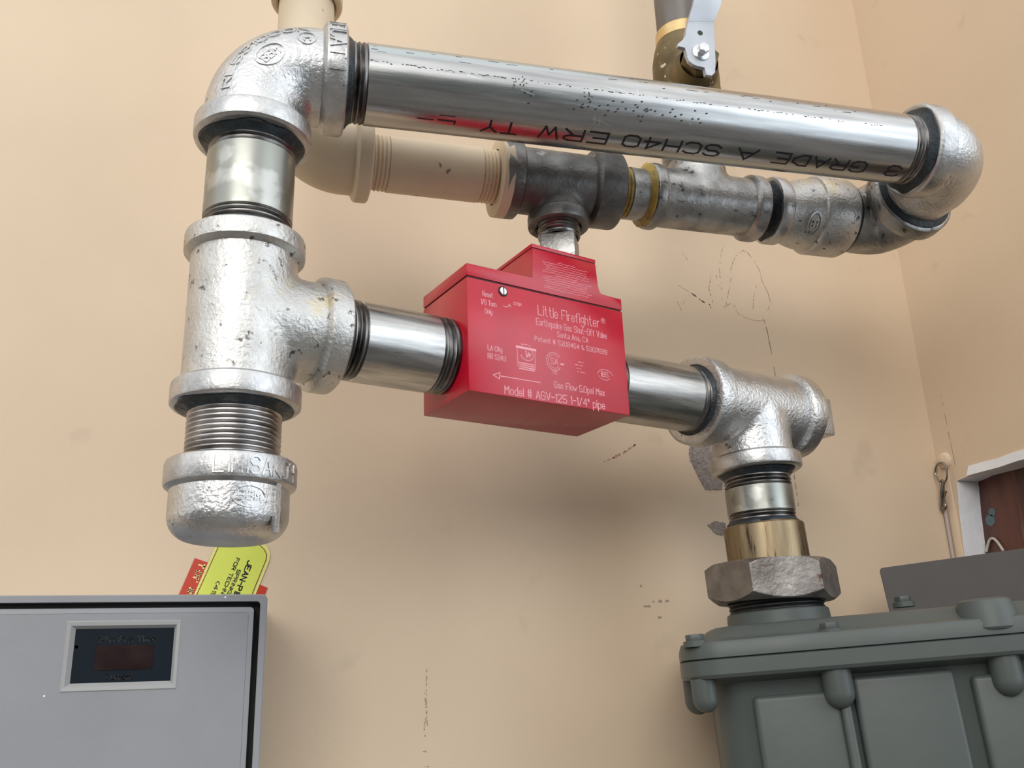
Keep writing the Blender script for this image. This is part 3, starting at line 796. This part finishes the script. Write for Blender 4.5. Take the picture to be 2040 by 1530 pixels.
obj('lever_grip', bm, M['handle'], bv, ang=50)
BO = V(0.2685 * sc_, HY, 0.3826 * sc_)
fd = Vector((-0.06, -1, -0.03)).normalized()
bm = lathe(new(), BO, fd, [(0, 0.0059), (0.0010, 0.0059), (0.0016, 0.0050), (0.0017, 0.0030)])
t_, b_ = frame(fd)
prism(bm, [BO + fd * 0.0016 + (t_ * math.cos(math.radians(60 * k + 20)) + b_ * math.sin(math.radians(60 * k + 20))) * 0.0037 for k in range(6)], fd * 0.0046, 0.0004)
obj('bolt', bm, M['bolt'], bv)
bm = lathe(new(), V(0.2698 * sc_, HY - 0.0001, 0.3982 * sc_), Vector((0, -1, 0)), [(0, 0.0018), (0.0001, 0.0018), (0.0001, 0)], seg=20)
obj('hole', bm, M['gap'], lev)
pipe('vertical_pipe', 'grey brown steel pipe rising from the brass ball valve behind its lever', 'pipe', GV + Z * 0.4260, GV + Z * 0.640, 0.0166, M['greypipe'])

# ------------------------------------------------------------------ red seismic valve
A0 = V(-0.0025, 0.4156, 0.1666)
nv = Vector((v15.y, -v15.x, 0))        # towards the viewer
RV = thing('gas_shutoff_valve', A0 + v15 * 0.158 - Z * 0.026, 'red box shaped earthquake gas shut-off valve with pale lettering', 'valve')
S0, S1, OF, ZB, ZS, ZT, ZH, ZL, R0_, R1_ = .1071, .2090, .0249, -.0258, .0363, .0438, .0650, .0625, .1485, .1920
obj('valve_body', box(new(), A0, v15, nv, Z, S0, S1, -OF, OF, ZB, ZS - 0.0003, 0.0004), M['red'], RV)
obj('gasket', box(new(), A0, v15, nv, Z, S0 + .0006, S1 - .0006, -OF + .0006, OF - .0006, ZS - 0.0006, ZS + 0.0010), M['groove'], RV)
prf = [(S0, ZS + .0007), (S1, ZS + .0007), (S1, ZT), (R1_ + .0035, ZT)]
for k in range(1, 6):
    a = math.radians(18 * k); prf.append((R1_ + .0035 - .0028 * math.sin(a), ZT + .0045 - .0045 * math.cos(a)))
prf += [(R1_, ZL - .0002), (R0_, ZL - .0002), (R0_, ZT), (S0, ZT)]
bm = prism(new(), [A0 + v15 * s + Z * z + nv * OF for s, z in prf], nv * (-2 * OF), 0.0003)
lid = obj('lid', bm, M['red'], RV)
obj('top_plate', box(new(), A0, v15, nv, Z, R0_ - .0001, R1_ + .0001, -OF, OF, ZL + .0003, ZH, 0.0003), M['red'], lid)
obj('seam', box(new(), A0, v15, nv, Z, R0_ + .0004, R1_ - .0004, -OF + .0004, OF - .0004, ZL - .0004, ZL + .0005), M['groove'], lid)
for s, o_ in ((.1125, .0205), (.1432, .0205), (.2045, .0205), (.1125, -.0205), (.2045, -.0205)):
    c_ = A0 + v15 * s + nv * o_ + Z * ZT
    obj('screw', lathe(new(), c_, Z, [(0, .0021), (.0007, .0020), (.0011, .0014), (.0013, 0)], seg=24), M['screw'], lid)
rs = A0 + v15 * .1288 + Z * .0321 + nv * OF
b = lathe(new(), rs, nv, [(-.0004, .0029), (.0002, .0029), (.0002, .0024), (.0001, 0)], seg=32)
sk = obj('reset_screw_seat', b, M['groove'], RV)
rsc = obj('reset_screw', lathe(new(), rs, nv, [(0.0001, .0022), (.0008, .0021), (.0010, .0016), (.0010, 0)], seg=32), M['screw'], RV)
obj('slot', box(new(), rs, v15, nv, Z, -.0003, .0003, .0009, .0011, -.0020, .0020), M['groove'], rsc)
fm = plane_map(A0 + nv * OF, v15, Z, nv)
b = new(); W1 = 0.00034
LH = 0.00005
for txt, u_, v_, h_, wd_, lw in (('Reset', .1164, .0270, .0028, .0062, W1), ('1/8 Turn', .1154, .0223, .0028, .0090, W1), ('Only', .1176, .0176, .0026, .0043, W1),
    ('STOP', .1353, .0257, .0016, .0049, .00028), ('Little Firefighter', .1507, .0231, .0056, .0409, .00042),
    ('Earthquake Gas Shut-Off Valve', .1492, .0171, .0037, .0471, W1), ('Santa Ana, CA', .1625, .0125, .0030, .0206, W1), ('Patent # 5209454 & 5307699', .1478, .0077, .0026, .0480, W1),
    ('LA City', .1187, -.0024, .0026, .0085, W1), ('RR 5349', .1186, -.0070, .0027, .0106, W1), ('Gas Flow 5.0psi Max', .1589, -.0169, .0035, .0333, .00038), ('Model # AGV-125 1-1/4" pipe', .1281, -.0246, .0043, .0636, .00045),
    ('US', .1585, -.0092, .0017, .0026, .00025), ('SA', .1575, -.0038, .0034, .0044, .00032), ('R', .1941, .0270, .0016, .0012, .00028), ('IBS', .1905, -.0058, .0028, .0050, .00036)):
    strokes(b, txt, u_, v_, h_, fm, lw, LH, wd_)
ribbon(b, ring2(.1946, .0277, .0015, .0015, 20), fm, .00026, LH)
ribbon(b, ring2(.1595, -.0022, .0048, .0050, 26, 40, 320), fm, .00038, LH)
ribbon(b, ring2(.1595, -.0022, .0036, .0038, 22, 40, 320), fm, .00030, LH)
ribbon(b, [(.1640, -.0030), (.1655, -.0030)], fm, .0009, LH)
ribbon(b, [(.1289, .0240), (.1300, .0235), (.1315, .0238), (.1330, .0250)], fm, .00034, LH)
ribbon(b, [(.1320, .0253), (.1331, .0251), (.1334, .0241)], fm, .00034, LH)
ribbon(b, [(.1254, -.0155), (.1501, -.0154)], fm, .0004, LH)
ribbon(b, [(.1214, -.0155), (.1254, -.0137), (.1250, -.0172), (.1214, -.0155)], fm, .0004, LH)
ribbon(b, ring2(.1935, -.0050, .0052, .0034, 20, 170, 10), fm, .0004, LH)
ribbon(b, ring2(.1930, -.0052, .0040, .0024, 20, 190, 330), fm, .0004, LH)
# square approval stamp: banner, arc, flame, foot lines
ribbon(b, [(.1362, .0023), (.1478, .0022)], fm, .0013, LH)
ribbon(b, [(.1364, .0015), (.1366, -.0085), (.1472, -.0090), (.1477, .0015)], fm, .0003, LH)
ribbon(b, ring2(.1425, -.0010, .0040, .0034, 16, 200, 400), fm, .0006, LH)
ribbon(b, [(.1418, .0010), (.1422, -.0030), (.1436, .0004), (.1438, -.0024), (.1450, -.0004)], fm, .0005, LH)
for k in range(4): ribbon(b, [(.1372 + .0004 * (k % 3), -.0062 - .0011 * k), (.1466, -.0064 - .0011 * k)], fm, .0005, LH)
ribbon(b, [(.1390, .0044), (.1396, .0036), (.1404, .0046), (.1412, .0038), (.1420, .0046), (.1440, .0040), (.1450, .0040)], fm, .0003, LH)
for k in range(4):   # faint worn block
    ribbon(b, [(.1735, .0002 - .0019 * k), (.1790 + .0006 * (k % 2), .0001 - .0019 * k)], fm, .0004, LH, dash=.0009)
obj('etched_lettering', b, M['etch'], RV)['label'] = 'pale etched lettering and symbols on the front'
b = new()
for k in range(13):   # small worn instruction lines on the raised part
    zz = .0570 - .00140 * k
    x0 = .1545 + random.uniform(0, .003); x1 = .1885 - random.uniform(0, .004)
    if k in (0, 6): x0 += .008; x1 -= .008
    p = []; xx = x0
    while xx < x1:
        p.append((xx, zz + random.uniform(-.00035, .00035))); xx += random.uniform(.0004, .0009)
    ribbon(b, p, fm, .00022, LH)
obj('etched_small_print', b, M['etch'], lid)['label'] = 'worn lines of small print'
pipe('pipe_nipple', 'scuffed steel nipple between the red valve and the plugged right tee', 'pipe', A0 + v15 * 0.2093, A0 + v15 * 0.2900, 0.0205, M['nip'], 0.0048, 0.0165,
     seals=[(0.0726, 0.0245, -1)])
# ------------------------------------------------------------------ right tee, plug, meter riser
TR = A0 + v15 * 0.3272
gm, tm_ = math.radians(26), math.radians(2.5)
ex = Vector((math.cos(gm), -math.sin(gm), 0)); ey = Vector((math.sin(gm), math.cos(gm), 0)); ez = Z.copy()
ex, ez = ex * math.cos(tm_) + ez * math.sin(tm_), -ex * math.sin(tm_) + ez * math.cos(tm_)
I0 = V(0.3177, 0.5010, 0.0367)
tr = thing('pipe_tee', TR, 'galvanised tee at right between the red valve and the gas meter nut', 'pipe tee')
me = blended([(TR - v15 * 0.0385, TR + v15 * 0.0385, RB), (TR, TR - ez * 0.0365, RB)])
bodyobj('body', me, M['cast'], tr)
collar(TR, -v15, 0.0345, 0.0470, RL, RB, 0.0212, M['cast'], tr)
collar(TR, v15, 0.0335, 0.0460, RL, RB, 0.0218, M['cast'], tr)
collar(TR, -ez, 0.0325, 0.0425, RL, RB, 0.0218, M['lip'], tr)
pl = thing('pipe_plug', TR + v15 * 0.046, 'bright square headed plug in the far end of the right tee', 'pipe plug')
obj('shoulder', lathe(new(), TR, v15, [(0.036, 0.015), (0.036, 0.0208), (0.0480, 0.0208), (0.0492, 0.0195), (0.0492, 0)]), M['cast'], pl)
prism(bm := new(), [TR + v15 * 0.0490 + (nv * math.cos(math.radians(45 + 90 * k)) + Z * math.sin(math.radians(45 + 90 * k))) * 0.0182 for k in range(4)], v15 * 0.0200, 0.0012)
obj('square_head', bm, M['cast'], pl)
pipe('pipe_nipple', 'short riser nipple with black paste between the right tee and brass swivel', 'pipe', TR - ez * 0.0335, I0 + ez * 0.0490, R - 0.0003, M['nipdull'], 0.0185, 0.0125,
     seals=[(0.0092, 0.0236, 1), ((TR - ez * 0.0335 - I0 - ez * 0.0490).length - 0.0052, 0.0225, -1)])
sw = thing('meter_swivel', I0 + ez * 0.0540, 'scratched brass swivel collar above the big hexagonal nut', 'swivel')
obj('body', lathe(new(), I0, ez, [(0.0120, 0.0205), (0.0290, 0.0238), (0.0300, 0.0246), (0.0530, 0.0246), (0.0540, 0.0238), (0.0540, 0.0212), (0.0480, 0.0212)]), M['brassworn'], sw)
nt = thing('hexagon_nut', I0 + ez * 0.0070, 'big weathered hexagonal nut on top of the gas meter inlet', 'nut')
hx = -ez.cross(Vector((-1, 0, 0))).normalized()      # roughly +y, towards the wall
tx = ez.cross(hx).normalized()
bm = new()
seg = 192; Rc = 0.0402; rows = []
for s, cut in [(0.0075 + 0.0006 * q, 0.0342 + 0.00085 * q) for q in range(9)] + [(0.0272 + 0.0006 * q, 0.0410 - 0.00085 * q) for q in range(7)]:
    rw = []
    for i in range(seg):
        a = 2 * math.pi * i / seg
        k = ((a - math.radians(-138.7)) % (math.pi / 3)) - math.pi / 6
        r_ = min(Rc * math.cos(math.pi / 6) / math.cos(k), cut)
        rw.append(bm.verts.new(I0 + ez * s + (X * math.cos(a) + Y * math.sin(a)) * r_))
    rows.append(rw)
for s, r_ in ((0.0309, 0.0250), (0.0075, 0.0290)):
    rows.append([bm.verts.new(I0 + ez * s + (X * math.cos(2 * math.pi * i / seg) + Y * math.sin(2 * math.pi * i / seg)) * r_) for i in range(seg)])
for k in range(len(rows)):
    A_, B_ = rows[k], rows[(k + 1) % len(rows)]
    for i in range(seg):
        j = (i + 1) % seg; bm.faces.new((A_[i], A_[j], B_[j], B_[i]))
obj('nut_body', bm, M['iron'], nt, ang=20)
# meter
GM = thing('gas_meter', I0 + ex * 0.075 - ez * 0.25, 'grey green cast gas meter at the lower right with bolted cover', 'gas meter')
def mo(x, y, z): return I0 + ex * x + ey * y + ez * z
def rrect(x0, x1, y0, y1, r, n=8):
    out = []
    for cx, cy, a0 in ((x1 - r, y0 + r, -90), (x1 - r, y1 - r, 0), (x0 + r, y1 - r, 90), (x0 + r, y0 + r, 180)):
        for k in range(n + 1):
            a = math.radians(a0 + 90 * k / n); out.append((cx + r * math.cos(a), cy + r * math.sin(a)))
    return out
def stack(layers, n=8):
    """layers = (x0, x1, y0, y1, radius, z) from the top down, joined into one closed shell"""
    bm = new(); rows = [[bm.verts.new(mo(x, y, l[5])) for x, y in rrect(*l[:5], n)] for l in layers]
    for k in range(len(rows) - 1):
        m_ = len(rows[k])
        for i in range(m_):
            j = (i + 1) % m_; bm.faces.new((rows[k][i], rows[k][j], rows[k + 1][j], rows[k + 1][i]))
    bm.faces.new(rows[0]); bm.faces.new(rows[-1]); return bm
mx0, mx1, md = -0.0615, 0.2250, 0.0665
def lay(i_, z, r=0.022): return (mx0 + i_, mx1 - i_, -md + i_, md - i_ + 0.004, max(r - i_ * 0.5, 0.004), z)
obj('cover', stack([lay(0.030, -.0056, .03), lay(0.0215, -.0060, .03), lay(0.0180, -.0072, .028), lay(0.0120, -.0110, .026), lay(0.0100, -.0126, .024), lay(0.0080, -.0133, .024), lay(0.0030, -.0138), lay(0.0010, -.0146), lay(0.0002, -.0165), lay(0.0002, -.0228), lay(0.0015, -.0233)]), M['meter'], GM)
obj('case', stack([lay(0.0012, -.0234), lay(0, -.0240), lay(0, -.0315), lay(0.0012, -.0333), lay(0.0090, -.0345, .024), lay(0.0150, -.0365, .024), lay(0.0165, -.0420, .024), lay(0.0165, -.2000, .024), lay(0.0200, -.2100, .022), lay(0.034, -.2150, .02)]), M['meter'], GM)
yf = -md + 0.0165
def panel(x0, x1, z0, z1):
    bm = box(new(), I0, ex, ey, ez, x0, x1, yf - 0.0058, yf + 0.003, z0, z1, 0.0028, 4); return obj('raised_panel', bm, M['meter'], GM)
panel(-.0262, .0185, -.195, -.0440); panel(.0262, .0778, -.195, -.0380); panel(.0860, .1370, -.195, -.0420); panel(.1450, .1900, -.195, -.0400)
for x in (.0205, .0815, .1410):
    if x == .0205:
        bm = box(new(), I0, ex, ey, ez, x - .0028, x + .0028, yf - 0.0078, yf + 0.002, -.195, -.050, 0.0024, 4); obj('rib', bm, M['meter'], GM)
def lug(x, y, dy, z0=-.0330, z1=-.0535, r=.0078):
    bm = new()
    prof = [(0, 0), (0, r), (z0 - z1 - r, r)]
    for k in range(1, 9):
        a = math.radians(90 * k / 8); prof.append((z0 - z1 - r + r * math.sin(a), r * math.cos(a) if k < 8 else 0))
    lathe(bm, mo(x, y, z0), -ez, prof, seg=40)
    return obj('bolt_lug', bm, M['meter'], GM)
lug(.0185, yf - .0060, 0); lug(.1030, yf - .0060, 0); lug(.1870, yf - .0060, 0); lug(-.0510, -md + .0125, 0, r=.0068, z1=-.0505); lug(-.0535, 0.02, 0)
def cbolt(x, y, z):
    bm = lathe(new(), mo(x, y, z), ez, [(-.002, .0066), (.0010, .0066), (.0012, .0056), (.0014, .0050)], seg=28)
    prism(bm, [mo(x, y, z + .001) + (ex * math.cos(math.radians(60 * k)) + ey * math.sin(math.radians(60 * k))) * .0052 for k in range(6)], ez * .0036, .0004)
    return obj('bolt', bm, M['meter'], GM)
cbolt(-.0525, -md + .0090, -.0142); cbolt(.0190, -md + .0075, -.0142)
cbolt(.1870, -md + .0075, -.0142)
# scalloped boss on the cover front
bm = new()
lathe(bm, mo(.1010, -md + .0140, 0), -ez, [(.0040, 0), (.0040, .0110), (.0052, .0132), (.0090, .0146), (.0190, .0158), (.0202, .0150), (.0202, 0)], seg=48)
obj('cover_boss', bm, M['meter'], GM)
bm = lathe(new(), mo(.1000, -md + .0085, -.0206), -ez, [(-.001, .0062), (.0016, .0062), (.0016, 0)], seg=24)
obj('bolt_end', bm, M['black'], GM)
bm = lathe(new(), mo(0, 0, 0), ez, [(-.012, .0306), (-.0050, .0304), (.0012, .0300), (.0020, .0294), (.0022, .020)]); obj('inlet_neck', bm, M['meter'], GM)
bm = lathe(new(), mo(0, 0, 0), ez, thread_prof(.0016, .0085, .0282) + [(.0086, .020)]); obj('inlet_thread', bm, M['black'], GM)['label'] = 'black greased inlet thread'
bm = lathe(new(), mo(.1950, .0, 0), ez, [(-.012, .0325), (-.0025, .0318), (.0018, .0300), (.0100, .0290), (.0100, 0)]); obj('outlet_neck', bm, M['meter'], GM)
cbolt(.0790, .0250, .0015)
# sheet metal plate behind the meter
g2 = math.radians(32)
px = Vector((math.cos(g2) * math.cos(math.radians(4.5)), -math.sin(g2) * math.cos(math.radians(4.5)), math.sin(math.radians(4.5))))
pn = Vector((math.sin(g2), math.cos(g2), 0)); pz_ = px.cross(pn)
if pz_.z < 0: pz_ = -pz_
PO = V(0.4343, 0.5500, 0.0713)
rr = 0.002
o2 = [(0.0, -.16), (0.0, -rr)] + [(rr - rr * math.cos(math.radians(a)), -rr + rr * math.sin(math.radians(a))) for a in (22, 45, 67)] + [(rr, 0), (0.126, 0), (0.126, -.16)]
bm = prism(new(), [PO + px * a + pz_ * c for a, c in o2], pn * 0.003)
tag(obj('sheet_metal_plate', bm, M['plate'], loc=PO - Z * 0.16), 'flat dark grey sheet metal plate standing behind the gas meter', 'plate')

# ------------------------------------------------------------------ sprinkler controller, stickers
CY = 0.520
CT = thing('sprinkler_controller', V(-0.13, WY, -0.15), 'grey plastic sprinkler controller box with small display at the lower left', 'controller')
def xz(x, z, y): return V(x, y, z)
def rr2(x0, x1, z0, z1, r, n=5): return rrect(x0, x1, z0, z1, r, n)
def plate(bm, x0, x1, z0, z1, y0, y1, r, bev=0.0):
    return prism(bm, [V(x, y0, z) for x, z in rr2(x0, x1, z0, z1, r)], Vector((0, y1 - y0, 0)), bev)
x1, zt = 0.0196, 0.0524
bm = new()
def shell(bm, rects):
    rows = [[bm.verts.new(V(x, y, z)) for x, z in rr2(a, b_, c, d, r)] for a, b_, c, d, r, y in rects]
    for k in range(len(rows) - 1):
        m_ = len(rows[k])
        for i in range(m_):
            j = (i + 1) % m_; bm.faces.new((rows[k][i], rows[k][j], rows[k + 1][j], rows[k + 1][i]))
    return rows
rows = shell(bm, [(-.30, x1, -.36, zt, .003, WY), (-.30, x1, -.36, zt, .003, CY + .0006), (-.2995, x1 - .0006, -.3595, zt - .0006, .003, CY),
                  (-.2965, x1 - .0036, -.3565, zt - .0036, .002, CY), (-.2965, x1 - .0036, -.3565, zt - .0036, .002, CY + .010)])
bm.faces.new(rows[0]); bm.faces.new(rows[-1])
obj('housing', bm, M['cab'], CT)
obj('gap_backing', plate(new(), -.2962, x1 - .0038, -.3562, zt - .0038, CY + .0072, CY + .0096, .002), M['gap'], CT)  # plain dark sheet behind the gap round the door
# door with a recessed window
dx0, dx1, dz0, dz1 = -.2935, x1 - .0068, -.3535, zt - .0066
wx0, wx1, wz0, wz1 = -.0755, -.0252, .0078, .0372
bm = new()
ring = [bm.verts.new(V(x, CY + .0010, z)) for x, z in rr2(dx0, dx1, dz0, dz1, .002)]
ring1 = [bm.verts.new(V(x, CY + .0003, z)) for x, z in rr2(dx0 + .0010, dx1 - .0010, dz0 + .0010, dz1 - .0010, .002)]
ring2_ = [bm.verts.new(V(x, CY + .0003, z)) for x, z in rr2(dx0 + .0022, dx1 - .0022, dz0 + .0022, dz1 - .0022, .0015)]
ring3 = [bm.verts.new(V(x, CY + .0001, z)) for x, z in rr2(dx0 + .0026, dx1 - .0026, dz0 + .0026, dz1 - .0026, .0015)]
back = [bm.verts.new(V(x, CY + .0070, z)) for x, z in rr2(dx0, dx1, dz0, dz1, .002)]
m_ = len(ring)
for a_, b_ in ((back, ring), (ring, ring1), (ring1, ring2_), (ring2_, ring3)):
    for i in range(m_):
        j = (i + 1) % m_; bm.faces.new((a_[i], a_[j], b_[j], b_[i]))
qf = lambda r, y: [bm.verts.new(V(x, y, z)) for x, z in ((r[0], r[2]), (r[1], r[2]), (r[1], r[3]), (r[0], r[3]))]
a_ = qf((dx0 + .0027, dx1 - .0027, dz0 + .0027, dz1 - .0027), CY + .0001); b_ = qf((wx0 - .0021, wx1 + .0021, wz0 - .0024, wz1 + .0024), CY + .0001)
c_ = qf((wx0 - .0021, wx1 + .0021, wz0 - .0024, wz1 + .0024), CY + .0030)
for i in range(4):
    j = (i + 1) % 4; bm.faces.new((a_[i], a_[j], b_[j], b_[i])); bm.faces.new((b_[i], b_[j], c_[j], c_[i]))
bm.faces.new(back)
door = obj('door', bm, M['cab'], CT)
def qframe(bm, r0, y0, r1, y1):
    a = [bm.verts.new(V(x, y0, z)) for x, z in ((r0[0], r0[2]), (r0[1], r0[2]), (r0[1], r0[3]), (r0[0], r0[3]))]
    c = [bm.verts.new(V(x, y1, z)) for x, z in ((r1[0], r1[2]), (r1[1], r1[2]), (r1[1], r1[3]), (r1[0], r1[3]))]
    for i in range(4):
        j = (i + 1) % 4; bm.faces.new((a[i], a[j], c[j], c[i]))
bm = new()
o_ = (wx0 - .0022, wx1 + .0022, wz0 - .0025, wz1 + .0025); i_ = (wx0, wx1, wz0, wz1); g_ = (-.0733, -.0265, .0096, .0357)
qframe(bm, o_, CY + .0002, (o_[0] + .0006, o_[1] - .0006, o_[2] + .0006, o_[3] - .0006), CY - .0004)
qframe(bm, (o_[0] + .0006, o_[1] - .0006, o_[2] + .0006, o_[3] - .0006), CY - .0004, i_, CY - .0002)
qframe(bm, i_, CY - .0002, g_, CY + .0020)
obj('window_frame', bm, M['cablt'], door, flat=True)
dsp = obj('display', box(new(), V(0, 0, 0), X, Y, Z, g_[0] - .0005, g_[1] + .0005, CY + .0019, CY + .0040, g_[2] - .0005, g_[3] + .0005), M['lcd'], door)
CT_ = dsp
bm = plate(new(), -.0632, -.0358, .0155, .0275, CY + .0016, CY + .0022, .0015)
obj('readout', bm, M['lcdred'], door)['label'] = 'dark red numeric readout, off'
b = new(); fm = lambda u, v, h: V(u, CY + .0018 - h, v)
strokes(b, 'Stn Prg Time', -.0620, .0292, .0026, fm, .0005, 0, .0262)
strokes(b, 'Current', -.0570, .0108, .0026, fm, .0005, 0, .0130)
ribbon(b, ring2(-.0722, .0270, .0005, .0005, 10), fm, .0008, 0)
obj('panel_lettering', b, M['lcdtext'], door)
for cx, cz in ((-.0022, .0508), (-.0840, .0040)):
    obj('paint_fleck', lathe(new(), V(cx, CY + (.0001 if cx > -.05 else .0002), cz), Vector((0, -1, 0)), [(0, .0006), (.0003, .0004), (.0004, 0)], seg=10), M['white'], CT if cx > -.05 else door)

# stickers on the wall above the controller
def flat(pts, y, t=0.0003):
    return prism(new(), [V(x / 1000, y, z / 1000) for x, z in pts], Vector((0, -t, 0)))
ud = Vector((11.3, 0, 31.7)).normalized()     # long edge of the stickers
red_pts = [(-21.9, 82.3), (22.2, 64.3), (15, 44), (-36, 40)]
red_pts = [(-21.9, 82.3), (-13.2, 79.3), (16.0, 66.8), (22.2, 64.3), (10, 30), (-40, 30)]
rsk = tag(obj('red_sticker', flat(red_pts, WY - 0.0002), M['stred'], loc=V(-0.01, WY, 0.05)), 'orange red sticker tilted on the wall, under a lime sticker', 'sticker')
lm = [(-20.7, 60.6), (-9.4, 92.3), (-6, 101), (-1, 104), (4, 103), (10.9, 97.5), (17, 93.5), (20.8, 89.5), (22.7, 85.5), (22.4, 81), (17.5, 66.8), (10, 45), (-26, 45)]
lsk = tag(obj('lime_sticker', flat(lm, WY - 0.0006), M['limeedge'], loc=V(0, WY, 0.05)), 'lime yellow service sticker with black print, tilted above the controller box', 'sticker')
li = [(-19.0, 60.6), (-7.4, 92.3), (-4, 100), (0, 102), (4, 101), (10.7, 93.6), (15.5, 91.2), (19.2, 87.5), (20.6, 84.5), (20.4, 81.5), (15.3, 66.8), (8, 45), (-24.5, 45)]
bm = flat(li, WY - 0.0009, 0.0002)
obj('printed_field', bm, M['lime'], lsk)
sm = lambda u, v, h: V(u / 1000, WY - 0.00115 - h, v / 1000)
b = new(); ribbon(b, li + [li[0]], sm, 0.5, 0.0)
obj('border_line', b, M['stline'], lsk)
# text runs down the long edge: letter tops towards lower... right of the run
rdir = Vector((-ud.x, -ud.z)); updir = Vector((ud.z, -ud.x))
def run(b, txt, x0, z0, h, wdt, wd):
    mp_ = lambda u, v, hh: sm(x0 + rdir[0] * u + updir[0] * v, z0 + rdir[1] * u + updir[1] * v, hh)
    strokes(b, txt, 0, 0, h, mp_, wd, 0.0, wdt)
b = new()
run(b, 'JEAN-PIE', 9.8, 81.0, 3.0, 23.5, 0.75)
run(b, 'SPRINKL', 3.7, 75.4, 2.0, 17.0, 0.5)
run(b, 'FOR TECHNICA', 2.6, 82.6, 2.0, 29.5, 0.5)
run(b, '(415', -8.2, 68.3, 2.2, 10.0, 0.5)
obj('lettering', b, M['ink'], lsk)
b = new(); smr = lambda u, v, h: V(u / 1000, WY - 0.00055 - h, v / 1000)
def runr(txt, x0, z0, h, wdt, wd):
    mp_ = lambda u, v, hh: smr(x0 + rdir[0] * u + updir[0] * v, z0 + rdir[1] * u + updir[1] * v, hh)
    strokes(b, txt, 0, 0, h, mp_, wd, 0.0, wdt)
runr('for se', -18.8, 79.2, 4.6, 23.0, 0.85)
obj('lettering', b, M['sttext'], rsk)

# ------------------------------------------------------------------ hook, ring and snap hook on the right wall
bh = thing('wall_boss', V(WX, 0.5905, 0.160), 'rounded cream painted eye lug high in the wall corner', 'hook')
bm = new()
lathe(bm, V(WX + 0.001, 0.5905, 0.1620), -X, [(0, 0.0072), (0.002, 0.0069), (0.0040, 0.0056), (0.0050, 0.003), (0.0052, 0)], seg=32)
obj('lug', bm, M['wall'], bh)
bm = new()
RC = V(WX - 0.0060, 0.5900, 0.1520)
pts = []
for k in range(29):
    a = 2 * math.pi * k / 28
    rx_, rz_ = 0.0068, 0.0082
    yy = math.sin(a) * rx_ * (1.0 if math.cos(a) > 0 else 0.85); zz = math.cos(a) * rz_
    pts.append(RC + Vector((0, yy, zz)))
rg = sweep(bm, pts, 0.0008, 10)
tag(obj('wire_ring', bm, M['steel'], loc=RC), 'bent steel wire ring hanging from the cream eye lug', 'ring')
SH = V(WX - 0.0060, 0.5912, 0.1440)
sh = thing('snap_hook', SH, 'slim steel snap hook hanging from the wire ring in the corner', 'snap hook')
dn = Vector((0, 0.0065, -0.0200)).normalized()
obj('eye', sweep(new(), [SH + Vector((0, math.sin(a) * .0022, math.cos(a) * .0022)) for a in [k * math.pi / 8 for k in range(17)]], .0008, 10), M['steel'], sh)
obj('body', lathe(new(), SH - Z * 0.002, dn, [(0, 0), (0.0003, .0015), (0.006, .0021), (0.008, .0016), (0.018, .0013), (0.0185, 0)], seg=24), M['steel'], sh)
q0 = SH - Z * 0.002 + dn * 0.017
obj('hook', sweep(new(), [q0 + Vector((0, -.0022 + .0022 * math.cos(a), -.0026 * math.sin(a))) for a in [k * math.pi / 8 for k in range(10)]], .0010, 10), M['steel'], sh)
obj('gate', sweep(new(), [SH - Z * .003 + Vector((0, -.0028, -.004)), SH + dn * 0.012 + Vector((0, -.0032, 0)), q0 + Vector((0, -.0044, 0))], .0007, 8), M['steel'], sh)
bm = sweep(new(), [V(WX - 0.0022, 0.5975, 0.1300), V(WX - 0.0022, 0.5982, 0.09), V(WX - 0.0022, 0.5978, 0.02), V(WX - 0.0022, 0.5970, -0.2)], 0.0016, 14)
tag(obj('thin_tube', bm, M['tube'], loc=V(WX - 0.0022, 0.5975, -0.2)), 'thin pinkish tube running down the wall corner below the snap hook', 'tube')
